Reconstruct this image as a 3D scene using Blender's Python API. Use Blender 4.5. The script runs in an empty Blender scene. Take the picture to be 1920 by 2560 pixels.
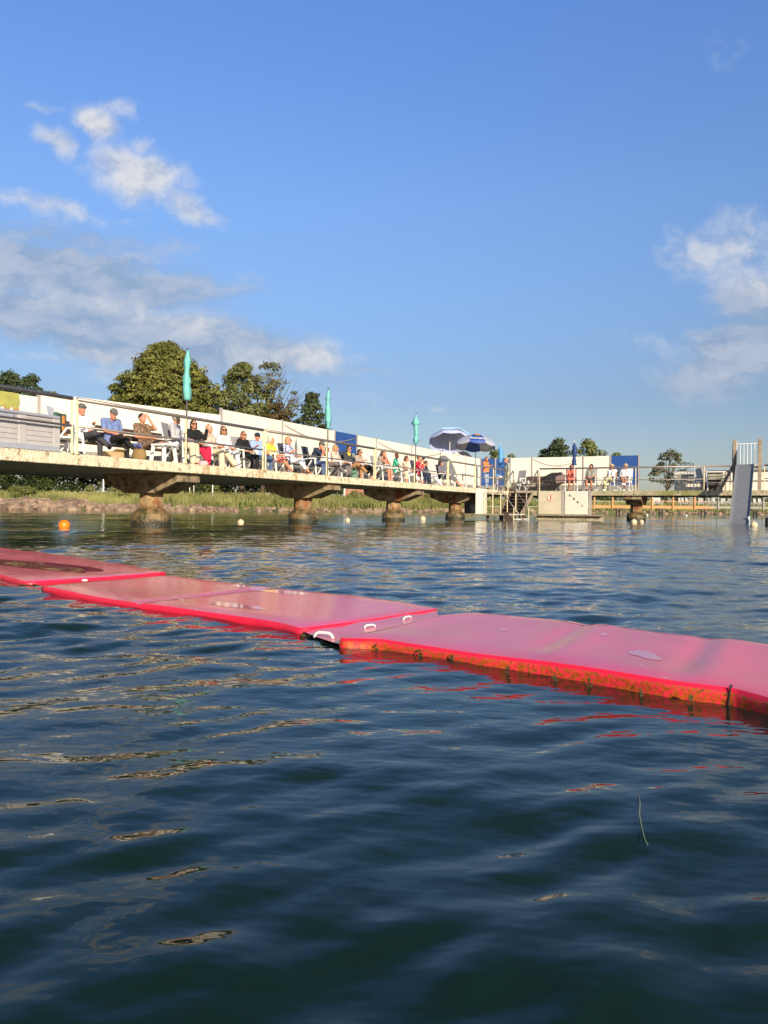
import bpy, bmesh, math, random
import numpy as np
from mathutils import Vector, Matrix, Euler
random.seed(7)
R = math.radians
SC = bpy.context.scene
COL = SC.collection
F = 1900.0            # focal length in photo pixels
CAM_Z = 0.45
RZ = R(-26.4)         # pier frame: local x = out over the water, local y = along the left pier
OX, OY = -5.94, 14.56
CA, SA = math.cos(R(26.4)), math.sin(R(26.4))
ZD = 1.47             # deck top
YC = 27.9             # inner corner of the L shaped pier

def W(x, y, z=0.0):
    return Vector((OX + CA * x + SA * y, OY - SA * x + CA * y, z))
def sol_y(u, x):      # pier y for a photo column at pier x
    k = (u - 960) / F
    return (k * (OY - SA * x) - OX - CA * x) / (SA - k * CA)
def sol_x(u, y):
    k = (u - 960) / F
    return (k * (OY + CA * y) - OX - SA * y) / (CA + k * SA)
def hor(u):
    return 1274 + 0.00873 * (u - 960)
def at(u, Y, z=0.0):
    return Vector(((u - 960) / F * Y, Y, z))
def onz(u, v, z):     # point of a level plane seen at a photo position
    Y = F * (CAM_Z - z) / (v - hor(u))
    return Vector(((u - 960) / F * Y, Y, z))

# ------------------------------------------------------------------ tagging
def tag(o, label=None, cat=None, group=None, kind=None):
    if label: o['label'] = label
    if cat: o['category'] = cat
    if group: o['group'] = group
    if kind: o['kind'] = kind
    return o
def thing(name, label, cat, loc=(0, 0, 0), rz=0.0, group=None, sc=1.0):
    o = bpy.data.objects.new(name, None)
    COL.objects.link(o)
    o.empty_display_size = 0.2
    o.location = loc
    o.rotation_euler = (0, 0, rz)
    o.scale = (sc, sc, sc)
    return tag(o, label, cat, group)
def dup(root, loc, rz, label, group=None):
    r = root.copy(); COL.objects.link(r)
    r.location = loc; r.rotation_euler = (0, 0, rz)
    r['label'] = label
    if group: r['group'] = group
    for ch in list(root.children):
        c = ch.copy(); COL.objects.link(c); c.parent = r
        for g in list(ch.children):
            d = g.copy(); COL.objects.link(d); d.parent = c
    return r

# ------------------------------------------------------------------ mesh builder
def basis(d):
    d = Vector(d).normalized()
    a = Vector((0, 0, 1)) if abs(d.z) < 0.95 else Vector((1, 0, 0))
    x = d.cross(a).normalized()
    y = d.cross(x).normalized()
    return x, y, d
class MB:
    def __init__(s): s.v = []; s.f = []; s.mi = []
    def add(s, vs, fs, m=0):
        n = len(s.v)
        s.v += [tuple(p) for p in vs]
        for f in fs:
            s.f.append(tuple(i + n for i in f)); s.mi.append(m)
        return s
    def box(s, c, d, rz=0.0, m=0, rot=None):
        c = Vector(c)
        M = rot if rot is not None else Matrix.Rotation(rz, 3, 'Z')
        vs = []
        for dx in (-.5, .5):
            for dy in (-.5, .5):
                for dz in (-.5, .5):
                    vs.append(c + M @ Vector((dx * d[0], dy * d[1], dz * d[2])))
        return s.add(vs, [(0, 1, 3, 2), (4, 6, 7, 5), (0, 4, 5, 1), (2, 3, 7, 6), (0, 2, 6, 4), (1, 5, 7, 3)], m)
    def bar(s, p, q, w, h, m=0):
        p, q = Vector(p), Vector(q)
        x, y, d = basis(q - p)
        vs = []
        for e in (p, q):
            for i, j in ((-1, -1), (1, -1), (1, 1), (-1, 1)):
                vs.append(e + x * (i * w / 2) + y * (j * h / 2))
        return s.add(vs, [(3, 2, 1, 0), (4, 5, 6, 7), (0, 1, 5, 4), (1, 2, 6, 5), (2, 3, 7, 6), (3, 0, 4, 7)], m)
    def cyl(s, p, q, r0, r1=None, n=12, m=0, cap=True):
        r1 = r0 if r1 is None else r1
        p, q = Vector(p), Vector(q)
        x, y, d = basis(q - p)
        vs = []
        for e, r in ((p, r0), (q, r1)):
            for i in range(n):
                a = 2 * math.pi * i / n
                vs.append(e + x * (math.cos(a) * r) + y * (math.sin(a) * r))
        fs = [(i, i + n, (i + 1) % n + n, (i + 1) % n) for i in range(n)]
        if cap:
            fs += [tuple(range(n)), tuple(range(2 * n - 1, n - 1, -1))]
        return s.add(vs, fs, m)
    def tube(s, pts, r, n=8, m=0):
        pts = [Vector(p) for p in pts]
        rs = r if isinstance(r, (list, tuple)) else [r] * len(pts)
        vs = []; px = None
        for i, p in enumerate(pts):
            d = (pts[min(i + 1, len(pts) - 1)] - pts[max(i - 1, 0)]).normalized()
            if px is None: x, y, _ = basis(d)
            else:
                x = (px - d * px.dot(d)).normalized(); y = d.cross(x)
            px = x
            for k in range(n):
                a = 2 * math.pi * k / n
                vs.append(p + x * (math.cos(a) * rs[i]) + y * (math.sin(a) * rs[i]))
        fs = []
        for i in range(len(pts) - 1):
            for k in range(n):
                fs.append((i * n + k, i * n + (k + 1) % n, (i + 1) * n + (k + 1) % n, (i + 1) * n + k))
        L = (len(pts) - 1) * n
        fs += [tuple(range(n - 1, -1, -1)), tuple(range(L, L + n))]
        return s.add(vs, fs, m)
    def lathe(s, c, prof, n=20, m=0, sq=1.0):
        c = Vector(c); vs = []
        for r, z in prof:
            for k in range(n):
                a = 2 * math.pi * (k + .5) / n
                vs.append(c + Vector((math.cos(a) * r, math.sin(a) * r * sq, z)))
        fs = []
        for i in range(len(prof) - 1):
            for k in range(n):
                fs.append((i * n + k, i * n + (k + 1) % n, (i + 1) * n + (k + 1) % n, (i + 1) * n + k))
        L = (len(prof) - 1) * n
        fs += [tuple(range(n - 1, -1, -1)), tuple(range(L, L + n))]
        return s.add(vs, fs, m)
    def ball(s, c, r, n=12, m=0, M=None):
        c = Vector(c); r = r if isinstance(r, (tuple, list, Vector)) else (r, r, r)
        h = n // 2 + 1; vs = []; fs = []
        for i in range(1, h):
            t = math.pi * i / h
            for k in range(n):
                a = 2 * math.pi * k / n
                v = Vector((math.sin(t) * math.cos(a) * r[0], math.sin(t) * math.sin(a) * r[1], math.cos(t) * r[2]))
                vs.append(c + (M @ v if M is not None else v))
        top = Vector((0, 0, r[2])); 
        vs += [c + (M @ top if M is not None else top), c - (M @ top if M is not None else top)]
        for i in range(h - 2):
            for k in range(n):
                fs.append((i * n + k, (i + 1) * n + k, (i + 1) * n + (k + 1) % n, i * n + (k + 1) % n))
        T = (h - 1) * n
        for k in range(n):
            fs.append((T, k, (k + 1) % n))
            fs.append((T + 1, (h - 2) * n + (k + 1) % n, (h - 2) * n + k))
        return s.add(vs, fs, m)
    def cap(s, p, q, r0, r1=None, n=10, m=0):      # capsule with a taper
        r1 = r0 if r1 is None else r1
        p, q = Vector(p), Vector(q)
        if (q - p).length < 1e-5: q = p + Vector((0, 0, 1e-4))
        x, y, d = basis(q - p)
        rings = []
        for t in (80, 50, 20, 0): rings.append((p - d * (r0 * math.sin(R(t))), r0 * math.cos(R(t))))
        for t in (0, 20, 50, 80): rings.append((q + d * (r1 * math.sin(R(t))), r1 * math.cos(R(t))))
        vs = []
        for e, r in rings:
            for k in range(n):
                a = 2 * math.pi * k / n
                vs.append(e + x * (math.cos(a) * r) + y * (math.sin(a) * r))
        fs = []
        for i in range(len(rings) - 1):
            for k in range(n):
                fs.append((i * n + k, i * n + (k + 1) % n, (i + 1) * n + (k + 1) % n, (i + 1) * n + k))
        L = (len(rings) - 1) * n
        fs += [tuple(range(n - 1, -1, -1)), tuple(range(L, L + n))]
        return s.add(vs, fs, m)
    def prism(s, poly, axis_vec, m=0):               # closed polygon extruded along a vector
        n = len(poly); a = Vector(axis_vec)
        vs = [Vector(p) for p in poly] + [Vector(p) + a for p in poly]
        fs = [tuple(range(n - 1, -1, -1)), tuple(range(n, 2 * n))]
        fs += [(i, (i + 1) % n, (i + 1) % n + n, i + n) for i in range(n)]
        return s.add(vs, fs, m)
    def mesh(s, name):
        me = bpy.data.meshes.new(name)
        me.from_pydata(s.v, [], s.f)
        me.polygons.foreach_set('material_index', s.mi)
        return me
    def build(s, name, mats, parent=None, smooth=False, bevel=0.0, fix=True):
        me = s.mesh(name)
        for m in (mats if isinstance(mats, (list, tuple)) else [mats]): me.materials.append(m)
        if fix or bevel:
            bm = bmesh.new(); bm.from_mesh(me)
            bmesh.ops.recalc_face_normals(bm, faces=bm.faces)
            if bevel:
                bmesh.ops.bevel(bm, geom=list(bm.edges), offset=bevel, segments=1, affect='EDGES', clamp_overlap=True)
            bm.to_mesh(me); bm.free()
        if smooth: me.polygons.foreach_set('use_smooth', [True] * len(me.polygons))
        o = bpy.data.objects.new(name, me); COL.objects.link(o)
        if parent is not None: o.parent = parent
        return o

# ------------------------------------------------------------------ materials
def mat(name, col, rough=.6, metal=0.0, var=.12, scale=6.0, bump=0.0, bscale=30.0, col2=None, thr=(.45, .6), spec=.5, col3=None, s3=2.0, thr3=(.55, .7), sub=0.0, streak=0):
    m = bpy.data.materials.new(name); m.use_nodes = True
    nt = m.node_tree; N = nt.nodes; L = nt.links
    b = N['Principled BSDF']
    b.inputs['Roughness'].default_value = rough
    b.inputs['Metallic'].default_value = metal
    b.inputs['Specular IOR Level'].default_value = spec
    if sub: 
        b.inputs['Subsurface Weight'].default_value = sub
        b.inputs['Subsurface Radius'].default_value = (.02, .01, .006)
    tc = N.new('ShaderNodeTexCoord')
    no = N.new('ShaderNodeTexNoise'); no.inputs['Scale'].default_value = scale; no.inputs['Detail'].default_value = 5
    L.new(tc.outputs['Object'], no.inputs['Vector'])
    mr = N.new('ShaderNodeMapRange')
    mr.inputs['From Min'].default_value = .3; mr.inputs['From Max'].default_value = .7
    mr.inputs['To Min'].default_value = 1 - var; mr.inputs['To Max'].default_value = 1 + var
    L.new(no.outputs['Fac'], mr.inputs['Value'])
    cur = None
    def mixc(fac, a, c):
        x = N.new('ShaderNodeMix'); x.data_type = 'RGBA'
        if fac is not None: L.new(fac, x.inputs['Factor'])
        for sk, val in ((x.inputs['A'], a), (x.inputs['B'], c)):
            if isinstance(val, tuple): sk.default_value = (*val[:3], 1)
            else: L.new(val, sk)
        return x.outputs['Result']
    def thrn(sc, th, seed):
        n2 = N.new('ShaderNodeTexNoise'); n2.noise_dimensions = '4D'
        n2.inputs['W'].default_value = seed; n2.inputs['Scale'].default_value = sc; n2.inputs['Detail'].default_value = 6
        if streak and seed > 5:
            mp_ = N.new('ShaderNodeMapping'); mp_.inputs['Scale'].default_value = (1, 1, .12); L.new(tc.outputs['Object'], mp_.inputs['Vector']); L.new(mp_.outputs[0], n2.inputs['Vector'])
        else: L.new(tc.outputs['Object'], n2.inputs['Vector'])
        r2 = N.new('ShaderNodeMapRange'); r2.interpolation_type = 'SMOOTHSTEP'
        r2.inputs['From Min'].default_value = th[0]; r2.inputs['From Max'].default_value = th[1]
        L.new(n2.outputs['Fac'], r2.inputs['Value'])
        return r2.outputs['Result']
    cur = tuple(col)
    if col2 is not None: cur = mixc(thrn(scale, thr, 3.1), cur, tuple(col2))
    if col3 is not None: cur = mixc(thrn(s3, thr3, 8.7), cur, tuple(col3))
    mul = N.new('ShaderNodeVectorMath'); mul.operation = 'SCALE'
    if isinstance(cur, tuple): mul.inputs[0].default_value = cur
    else: L.new(cur, mul.inputs[0])
    L.new(mr.outputs['Result'], mul.inputs['Scale'])
    L.new(mul.outputs['Vector'], b.inputs['Base Color'])
    if bump:
        nb = N.new('ShaderNodeTexNoise'); nb.inputs['Scale'].default_value = bscale; nb.inputs['Detail'].default_value = 4
        L.new(tc.outputs['Object'], nb.inputs['Vector'])
        bp = N.new('ShaderNodeBump'); bp.inputs['Strength'].default_value = min(1, bump); bp.inputs['Distance'].default_value = .03
        L.new(nb.outputs['Fac'], bp.inputs['Height']); L.new(bp.outputs['Normal'], b.inputs['Normal'])
    return m
def stripes(name, ca, cb, freq, axis='Z', duty=.6, rough=.8):
    m = mat(name, ca, rough, var=.05); nt = m.node_tree; N = nt.nodes; L = nt.links
    tc = N.new('ShaderNodeTexCoord'); sp = N.new('ShaderNodeSeparateXYZ'); L.new(tc.outputs['Object'], sp.inputs[0])
    mu = N.new('ShaderNodeMath'); mu.operation = 'MULTIPLY'; mu.inputs[1].default_value = freq; L.new(sp.outputs[axis], mu.inputs[0])
    fr = N.new('ShaderNodeMath'); fr.operation = 'FRACT'; L.new(mu.outputs[0], fr.inputs[0])
    gt = N.new('ShaderNodeMath'); gt.operation = 'GREATER_THAN'; gt.inputs[1].default_value = duty; L.new(fr.outputs[0], gt.inputs[0])
    x = N.new('ShaderNodeMix'); x.data_type = 'RGBA'; L.new(gt.outputs[0], x.inputs['Factor'])
    x.inputs['A'].default_value = (*ca, 1); x.inputs['B'].default_value = (*cb, 1)
    L.new(x.outputs['Result'], N['Principled BSDF'].inputs['Base Color'])
    return m

m_conc = mat('weathered_concrete', (.78, .68, .47), .9, var=.18, scale=8.5, bump=1, bscale=26, col2=(.36, .28, .15), thr=(.54, .68), col3=(.44, .27, .11), s3=3.2, thr3=(.58, .72), streak=1)
m_conc_dull = mat('algae_concrete', (.44, .38, .25), .9, var=.22, scale=9, bump=1, bscale=30, col2=(.20, .17, .11), thr=(.52, .66), col3=(.22, .23, .07), s3=1.1, thr3=(.48, .62))
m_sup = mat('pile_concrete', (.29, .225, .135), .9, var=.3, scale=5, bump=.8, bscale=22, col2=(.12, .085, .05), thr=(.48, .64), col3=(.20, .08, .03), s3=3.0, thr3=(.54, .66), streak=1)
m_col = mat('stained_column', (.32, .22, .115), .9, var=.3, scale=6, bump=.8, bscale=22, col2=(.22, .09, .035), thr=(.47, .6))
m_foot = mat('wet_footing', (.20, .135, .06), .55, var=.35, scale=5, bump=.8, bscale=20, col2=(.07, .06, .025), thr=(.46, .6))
def tide(m, z0, z1, col):
    nt = m.node_tree; N = nt.nodes; L = nt.links; b = N['Principled BSDF']
    tc = N.new('ShaderNodeTexCoord'); sp = N.new('ShaderNodeSeparateXYZ'); L.new(tc.outputs['Object'], sp.inputs[0])
    no = N.new('ShaderNodeTexNoise'); no.inputs['Scale'].default_value = 7; L.new(tc.outputs['Object'], no.inputs['Vector'])
    ad = N.new('ShaderNodeMath'); ad.operation = 'MULTIPLY_ADD'; L.new(no.outputs['Fac'], ad.inputs[0]); ad.inputs[1].default_value = .16; L.new(sp.outputs['Z'], ad.inputs[2])
    mr = N.new('ShaderNodeMapRange'); mr.inputs['From Min'].default_value = z0; mr.inputs['From Max'].default_value = z1; L.new(ad.outputs[0], mr.inputs['Value'])
    x = N.new('ShaderNodeMix'); x.data_type = 'RGBA'; L.new(mr.outputs['Result'], x.inputs['Factor']); x.inputs['A'].default_value = (*col, 1)
    L.new(b.inputs['Base Color'].links[0].from_socket, x.inputs['B']); L.new(x.outputs['Result'], b.inputs['Base Color'])
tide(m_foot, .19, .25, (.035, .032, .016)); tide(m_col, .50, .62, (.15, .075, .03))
m_fence = mat('fence_canvas', (.80, .74, .615), .7, var=.07, scale=1.1, bump=.4, bscale=3, col2=(.70, .635, .50), thr=(.60, .78), streak=1)
m_fencepost = mat('fence_post_grey', (.36, .33, .30), .7)
m_board = mat('base_board_grey', (.27, .255, .23), .8, var=.2, scale=3)
m_blue = mat('blue_panel', (.018, .075, .27), .5, var=.12, scale=3)
m_steel = mat('steel_pipe', (.30, .26, .23), .42, metal=.5, var=.15, scale=14)
m_post = mat('cream_post', (.70, .60, .36), .45, var=.12, scale=9, col2=(.40, .28, .14), thr=(.6, .72))
m_white = mat('white_plastic', (.80, .79, .75), .4, var=.04)
m_whitep = mat('white_paint', (.78, .74, .62), .5, var=.08, scale=4)
m_panel = mat('cream_board', (.56, .50, .36), .6, var=.07, scale=3, col2=(.48, .42, .28), thr=(.55, .75))
m_panel2 = mat('pale_board', (.68, .64, .53), .6, var=.05, scale=3)
m_greyfab = mat('grey_mesh_fabric', (.28, .28, .28), .8, var=.1)
m_darkfab = mat('dark_mesh_fabric', (.05, .055, .075), .8, var=.1)
m_brown = mat('dark_brown_wood', (.075, .045, .03), .6, var=.3, scale=7)
m_wood = mat('weathered_wood', (.30, .24, .17), .8, var=.3, scale=8)
m_black = mat('black_matte', (.012, .012, .013), .6)
m_boxg = mat('grey_resin', (.46, .44, .43), .5, var=.05)
m_boxd = mat('blue_grey_resin', (.33, .35, .40), .5, var=.05)
m_teal = mat('teal_canvas', (.16, .50, .46), .7, var=.2, scale=9)
m_lblue = mat('light_blue_canvas', (.10, .33, .60), .7, var=.2, scale=9)
m_navy = mat('navy_canvas', (.018, .05, .17), .7, var=.2, scale=9)
m_ublue = mat('umbrella_blue', (.025, .08, .34), .6, var=.08)
m_ugrey = mat('umbrella_pale', (.40, .42, .50), .6, var=.08)
m_ucloth = mat('umbrella_grey_blue', (.40, .45, .66), .7, var=.1)
m_uborder = mat('umbrella_border', (.35, .60, .82), .6)
m_gold = mat('emblem_gold', (.55, .33, .08), .5)
m_red = mat('sign_red', (.65, .06, .03), .5)
m_orange = mat('orange_buoy', (.90, .24, .02), .4, var=.08)
m_buoy = mat('cream_buoy', (.72, .58, .36), .45, var=.15, scale=20)
m_pole = mat('white_pole', (.75, .72, .66), .4)
m_dpole = mat('dark_pole', (.06, .05, .045), .4)
m_metal = mat('slide_metal', (.27, .28, .30), .42, metal=.35, var=.08, scale=5)
m_rock = mat('shore_rock', (.31, .215, .14), .9, var=.35, scale=.7, bump=1, bscale=2.5, col2=(.16, .10, .07), thr=(.48, .62))
m_grass = mat('grass_ground', (.17, .18, .05), .95, var=.3, scale=.25, col2=(.10, .12, .03), thr=(.45, .6), bump=1, bscale=2)
m_road = mat('road', (.27, .23, .18), .9)
m_brick = mat('brick_wall', (.36, .15, .09), .85, var=.25, scale=2, col2=(.30, .20, .12), thr=(.5, .6))
m_timber = mat('orange_timber', (.52, .26, .10), .75, var=.2, scale=3)
m_tgrey = mat('grey_timber', (.30, .29, .22), .8, var=.2, scale=3)
m_roof = mat('dark_roof', (.05, .045, .045), .7)
m_bark = mat('bark', (.10, .075, .05), .9, var=.3, scale=2)

def leafmat(name, c1, c2, sc=.35):
    m = mat(name, c1, .75, var=.35, scale=sc, col2=c2, thr=(.42, .6), spec=.2)
    nt = m.node_tree; N = nt.nodes; L = nt.links; b = N['Principled BSDF']; out = N['Material Output']
    tr = N.new('ShaderNodeBsdfTranslucent'); mx = N.new('ShaderNodeMixShader'); mx.inputs[0].default_value = .22
    src = b.inputs['Base Color'].links[0].from_socket
    L.new(src, tr.inputs['Color']); L.new(b.outputs[0], mx.inputs[1]); L.new(tr.outputs[0], mx.inputs[2])
    L.new(mx.outputs[0], out.inputs['Surface'])
    return m
l_lime = leafmat('lime_leaves', (.225, .225, .06), (.125, .14, .035))
l_mid = leafmat('mid_leaves', (.21, .225, .08), (.12, .14, .045))
l_dark = leafmat('dark_leaves', (.10, .13, .06), (.055, .08, .035))
l_airy = leafmat('greyish_leaves', (.19, .19, .10), (.12, .13, .07))
l_bush = leafmat('bush_leaves', (.06, .08, .024), (.028, .042, .014), .15)
l_bushl = leafmat('pale_bush_leaves', (.17, .19, .055), (.10, .12, .03), .3)
l_reed = leafmat('reed_blades', (.30, .28, .10), (.16, .18, .05), .2)
l_rust = leafmat('rusty_leaves', (.13, .085, .03), (.08, .08, .03))

# ------------------------------------------------------------------ camera, sun, sky
cam = bpy.data.cameras.new('camera'); co = bpy.data.objects.new('camera', cam); COL.objects.link(co)
cam.sensor_fit = 'VERTICAL'; cam.sensor_height = 36; cam.lens = 36 * F / 2560
cam.clip_start = .02; cam.clip_end = 6000
co.matrix_world = Matrix.Translation((0, 0, CAM_Z)) @ Matrix.Rotation(R(90) - 6 / F, 4, 'X') @ Matrix.Rotation(R(.5), 4, 'Z')
SC.camera = co
SEL = R(17.5)
sdir = Vector((.36 * math.cos(SEL), -.933 * math.cos(SEL), math.sin(SEL))).normalized()
sl = bpy.data.lights.new('sun', 'SUN'); so = bpy.data.objects.new('sun', sl); COL.objects.link(so)
sl.energy = 4.8; sl.angle = R(.55); sl.color = (1, .855, .655)
so.rotation_euler = (-sdir).to_track_quat('-Z', 'Y').to_euler()
SC.view_settings.view_transform = 'Standard'; SC.view_settings.look = 'None'
SC.view_settings.exposure = .35; SC.view_settings.gamma = 1
SC.cycles.max_bounces = 8
SC.cycles.sample_clamp_indirect = 6

def make_world():
    w = bpy.data.worlds.new('World'); SC.world = w; w.use_nodes = True
    nt = w.node_tree; N = nt.nodes; L = nt.links
    bg = N['Background']; bg.inputs['Strength'].default_value = .1
    sky = N.new('ShaderNodeTexSky'); sky.sky_type = 'NISHITA'; sky.sun_disc = False
    sky.sun_elevation = SEL; sky.sun_rotation = math.atan2(sdir.x, sdir.y)
    sky.air_density = 1.0; sky.dust_density = .6; sky.ozone_density = 2.0; sky.altitude = 0
    def mth(op, a, b=None, c=None):
        n = N.new('ShaderNodeMath'); n.operation = op
        for i, v in enumerate((a, b, c)):
            if v is None: continue
            if isinstance(v, (int, float)): n.inputs[i].default_value = v
            else: L.new(v, n.inputs[i])
        return n.outputs[0]
    def mr(v, a, b, c=0, d=1):
        n = N.new('ShaderNodeMapRange'); n.interpolation_type = 'SMOOTHSTEP'
        L.new(v, n.inputs['Value'])
        for k, x in (('From Min', a), ('From Max', b), ('To Min', c), ('To Max', d)): n.inputs[k].default_value = x
        return n.outputs['Result']
    tc = N.new('ShaderNodeTexCoord'); sp = N.new('ShaderNodeSeparateXYZ'); L.new(tc.outputs['Generated'], sp.inputs[0])
    yy = mth('MAXIMUM', sp.outputs['Y'], .06)
    px = mth('DIVIDE', sp.outputs['X'], yy); pz = mth('DIVIDE', sp.outputs['Z'], yy)
    cb = N.new('ShaderNodeCombineXYZ'); L.new(px, cb.inputs[0]); L.new(pz, cb.inputs[1])
    def noise(scale, det, vec, sx=1, sy=1, rough=.55):
        mp = N.new('ShaderNodeMapping'); mp.inputs['Scale'].default_value = (sx, sy, 1); L.new(vec, mp.inputs['Vector'])
        n = N.new('ShaderNodeTexNoise'); n.inputs['Scale'].default_value = scale; n.inputs['Detail'].default_value = det
        n.inputs['Roughness'].default_value = rough
        L.new(mp.outputs[0], n.inputs['Vector']); return n
    nz = noise(14, 5, cb.outputs[0])
    sub = N.new('ShaderNodeVectorMath'); sub.operation = 'SUBTRACT'; L.new(nz.outputs['Color'], sub.inputs[0]); sub.inputs[1].default_value = (.5, .5, .5)
    scl = N.new('ShaderNodeVectorMath'); scl.operation = 'SCALE'; L.new(sub.outputs[0], scl.inputs[0]); scl.inputs['Scale'].default_value = .06
    ad = N.new('ShaderNodeVectorMath'); ad.operation = 'ADD'; L.new(cb.outputs[0], ad.inputs[0]); L.new(scl.outputs[0], ad.inputs[1])
    P = ad.outputs[0]
    def blob(u, v, su, sv, rot=0, k=1.0):
        mp = N.new('ShaderNodeMapping'); mp.vector_type = 'TEXTURE'
        mp.inputs['Location'].default_value = ((u - 960) / F, (1274 - v) / F, 0)
        mp.inputs['Rotation'].default_value = (0, 0, R(rot))
        mp.inputs['Scale'].default_value = (su * 1.2 / F, sv * 1.2 / F, 1)
        L.new(P, mp.inputs['Vector'])
        ln = N.new('ShaderNodeVectorMath'); ln.operation = 'LENGTH'; L.new(mp.outputs[0], ln.inputs[0])
        return mr(ln.outputs['Value'], 1.5, .1, 0, k)
    def union(bs):
        c = bs[0]
        for b in bs[1:]: c = mth('MAXIMUM', c, b)
        return c
    white = union([blob(340, 440, 105, 62, -12), blob(232, 320, 68, 40, -38), blob(143, 368, 55, 27, -35, .75), blob(110, 278, 42, 14, -15, .5),
                   blob(275, 275, 48, 22, -25, .5), blob(350, 362, 40, 24, -20, .45), blob(465, 530, 85, 34, -28, .75),
                   blob(110, 528, 150, 30, -14, .6), blob(310, 560, 60, 18, -5, .35), blob(795, 885, 85, 42, 0, .7), blob(640, 885, 90, 34, 0, .55), blob(330, 770, 170, 36, -8, .42), blob(500, 825, 150, 40, -8, .48), blob(80, 740, 160, 40, -5, .38), blob(250, 890, 110, 26, -5, .4), blob(420, 700, 110, 22, -10, .3), blob(80, 900, 60, 14, 0, .45),
                   blob(1810, 615, 150, 80, 12, .6), blob(1880, 700, 90, 70, 0, .5), blob(1800, 120, 70, 60, 30, .2), blob(255, 930, 70, 25, 0, .4), blob(1083, 1020, 22, 9, 0, .35), blob(870, 1005, 90, 16, 0, .25), blob(1700, 880, 200, 30, -15, .25)])
    grey = union([blob(120, 690, 430, 62, -6, .95), blob(260, 825, 520, 75, -10, .95), blob(640, 870, 170, 60, -8, .8), blob(120, 610, 300, 40, -5, .5), blob(1870, 860, 190, 80, 18, .8), blob(1900, 760, 120, 70, 0, .7)])
    det = noise(26, 8, P, 1, 1.3, .6)
    det2 = noise(11, 8, P, .75, 2.4, .62)
    def dens(b, n, lo, hi, amp):
        t = mth('MULTIPLY_ADD', mth('SUBTRACT', n.outputs['Fac'], .5), amp, b)
        return mr(mth('MULTIPLY', t, mr(b, 0, .12)), lo, hi)
    dw = dens(white, det, .06, .95, .75)
    dg = dens(grey, det2, .03, .7, 1.15)
    hemi = mr(sp.outputs['Y'], .1, .2)
    dw = mth('MULTIPLY', mth('MULTIPLY', dw, .9), hemi); dg = mth('MULTIPLY', mth('MULTIPLY', dg, .86), hemi)
    def mix(f, a, c):
        x = N.new('ShaderNodeMix'); x.data_type = 'RGBA'; L.new(f, x.inputs['Factor']); L.new(a, x.inputs['A'])
        if isinstance(c, tuple): x.inputs['B'].default_value = (*c, 1)
        else: L.new(c, x.inputs['B'])
        return x.outputs['Result']
    rp = N.new('ShaderNodeValToRGB'); L.new(sp.outputs['Z'], rp.inputs['Fac'])
    e = rp.color_ramp.elements
    e[0].position = 0.0; e[0].color = (.33, .32, .37, 1)
    e[1].position = .56; e[1].color = (.52, .67, .96, 1)
    for p_, c_ in ((.66, (.44, .51, .58, 1)), (.80, (.30, .335, .36, 1)), (.93, (.25, .27, .28, 1)), (.142, (.352, .356, .42, 1)), (.26, (.46, .50, .60, 1)), (.37, (.53, .605, .755, 1))):
        x_ = e.new(p_); x_.color = c_
    tint = N.new('ShaderNodeVectorMath'); tint.operation = 'MULTIPLY'
    dbl = N.new('ShaderNodeVectorMath'); dbl.operation = 'SCALE'; dbl.inputs['Scale'].default_value = 2.0
    L.new(rp.outputs['Color'], dbl.inputs[0]); L.new(dbl.outputs[0], tint.inputs[1])
    L.new(sky.outputs[0], tint.inputs[0])
    # broken light cloud behind the camera's field of view is left clear
    gv = mix(mr(det.outputs['Fac'], .35, .7), tint.outputs[0], CLOUD_GREY_B)
    gcol = N.new('ShaderNodeMix'); gcol.data_type = 'RGBA'; L.new(mr(det2.outputs['Fac'], .40, .62), gcol.inputs['Factor'])
    gcol.inputs['A'].default_value = (*CLOUD_GREY_A, 1); gcol.inputs['B'].default_value = (*CLOUD_GREY_B, 1)
    wcol = N.new('ShaderNodeMix'); wcol.data_type = 'RGBA'; L.new(mr(det.outputs['Fac'], .3, .62), wcol.inputs['Factor'])
    wcol.inputs['A'].default_value = (*CLOUD_GREY_B, 1); wcol.inputs['B'].default_value = (*CLOUD_WHITE, 1)
    c = mix(dg, tint.outputs[0], gcol.outputs['Result'])
    c = mix(dw, c, wcol.outputs['Result'])
    L.new(c, bg.inputs['Color'])
CLOUD_GREY_A = (2.3, 3.15, 4.5); CLOUD_GREY_B = (3.7, 4.15, 5.1); CLOUD_WHITE = (6.0, 6.0, 6.1)
make_world()

# ------------------------------------------------------------------ floating mats: outlines of the top edges, then the water round them
MATS = [
    dict(z=.035, front=[(-420, 1392), (-200, 1388), (0, 1384), (20, 1383)], back=[(-420, 1350), (-200, 1357), (0, 1366), (72, 1377)],
         label='far red mat just showing at the left end of the mat row', seed=1),
    dict(z=.032, front=[(-260, 1397), (-120, 1415), (0, 1434), (66, 1451)], back=[(78, 1377), (193, 1390), (300, 1409), (414, 1427)],
         label='red mat with a long dark wet hollow on its top', seed=2),
    dict(z=.030, front=[(108, 1462), (230, 1484), (347, 1504), (497, 1524), (636, 1543), (700, 1554), (756, 1567)],
         back=[(424, 1436), (540, 1449), (640, 1461), (753, 1474), (907, 1491), (1030, 1506), (1092, 1517)],
         label='red mat folded across its middle with puddles at the back edge', seed=3),
    dict(z=.043, front=[(856, 1590), (956, 1591), (1080, 1608), (1200, 1626), (1340, 1644), (1469, 1663), (1677, 1697), (1838, 1716), (1920, 1737), (2150, 1800)],
         back=[(1104, 1532), (1182, 1525), (1260, 1532), (1350, 1541), (1430, 1549), (1504, 1557), (1640, 1574), (1799, 1593), (1920, 1608), (2200, 1650)],
         label='nearest red mat with orange algae along its waterline edge', seed=4),
]
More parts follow.
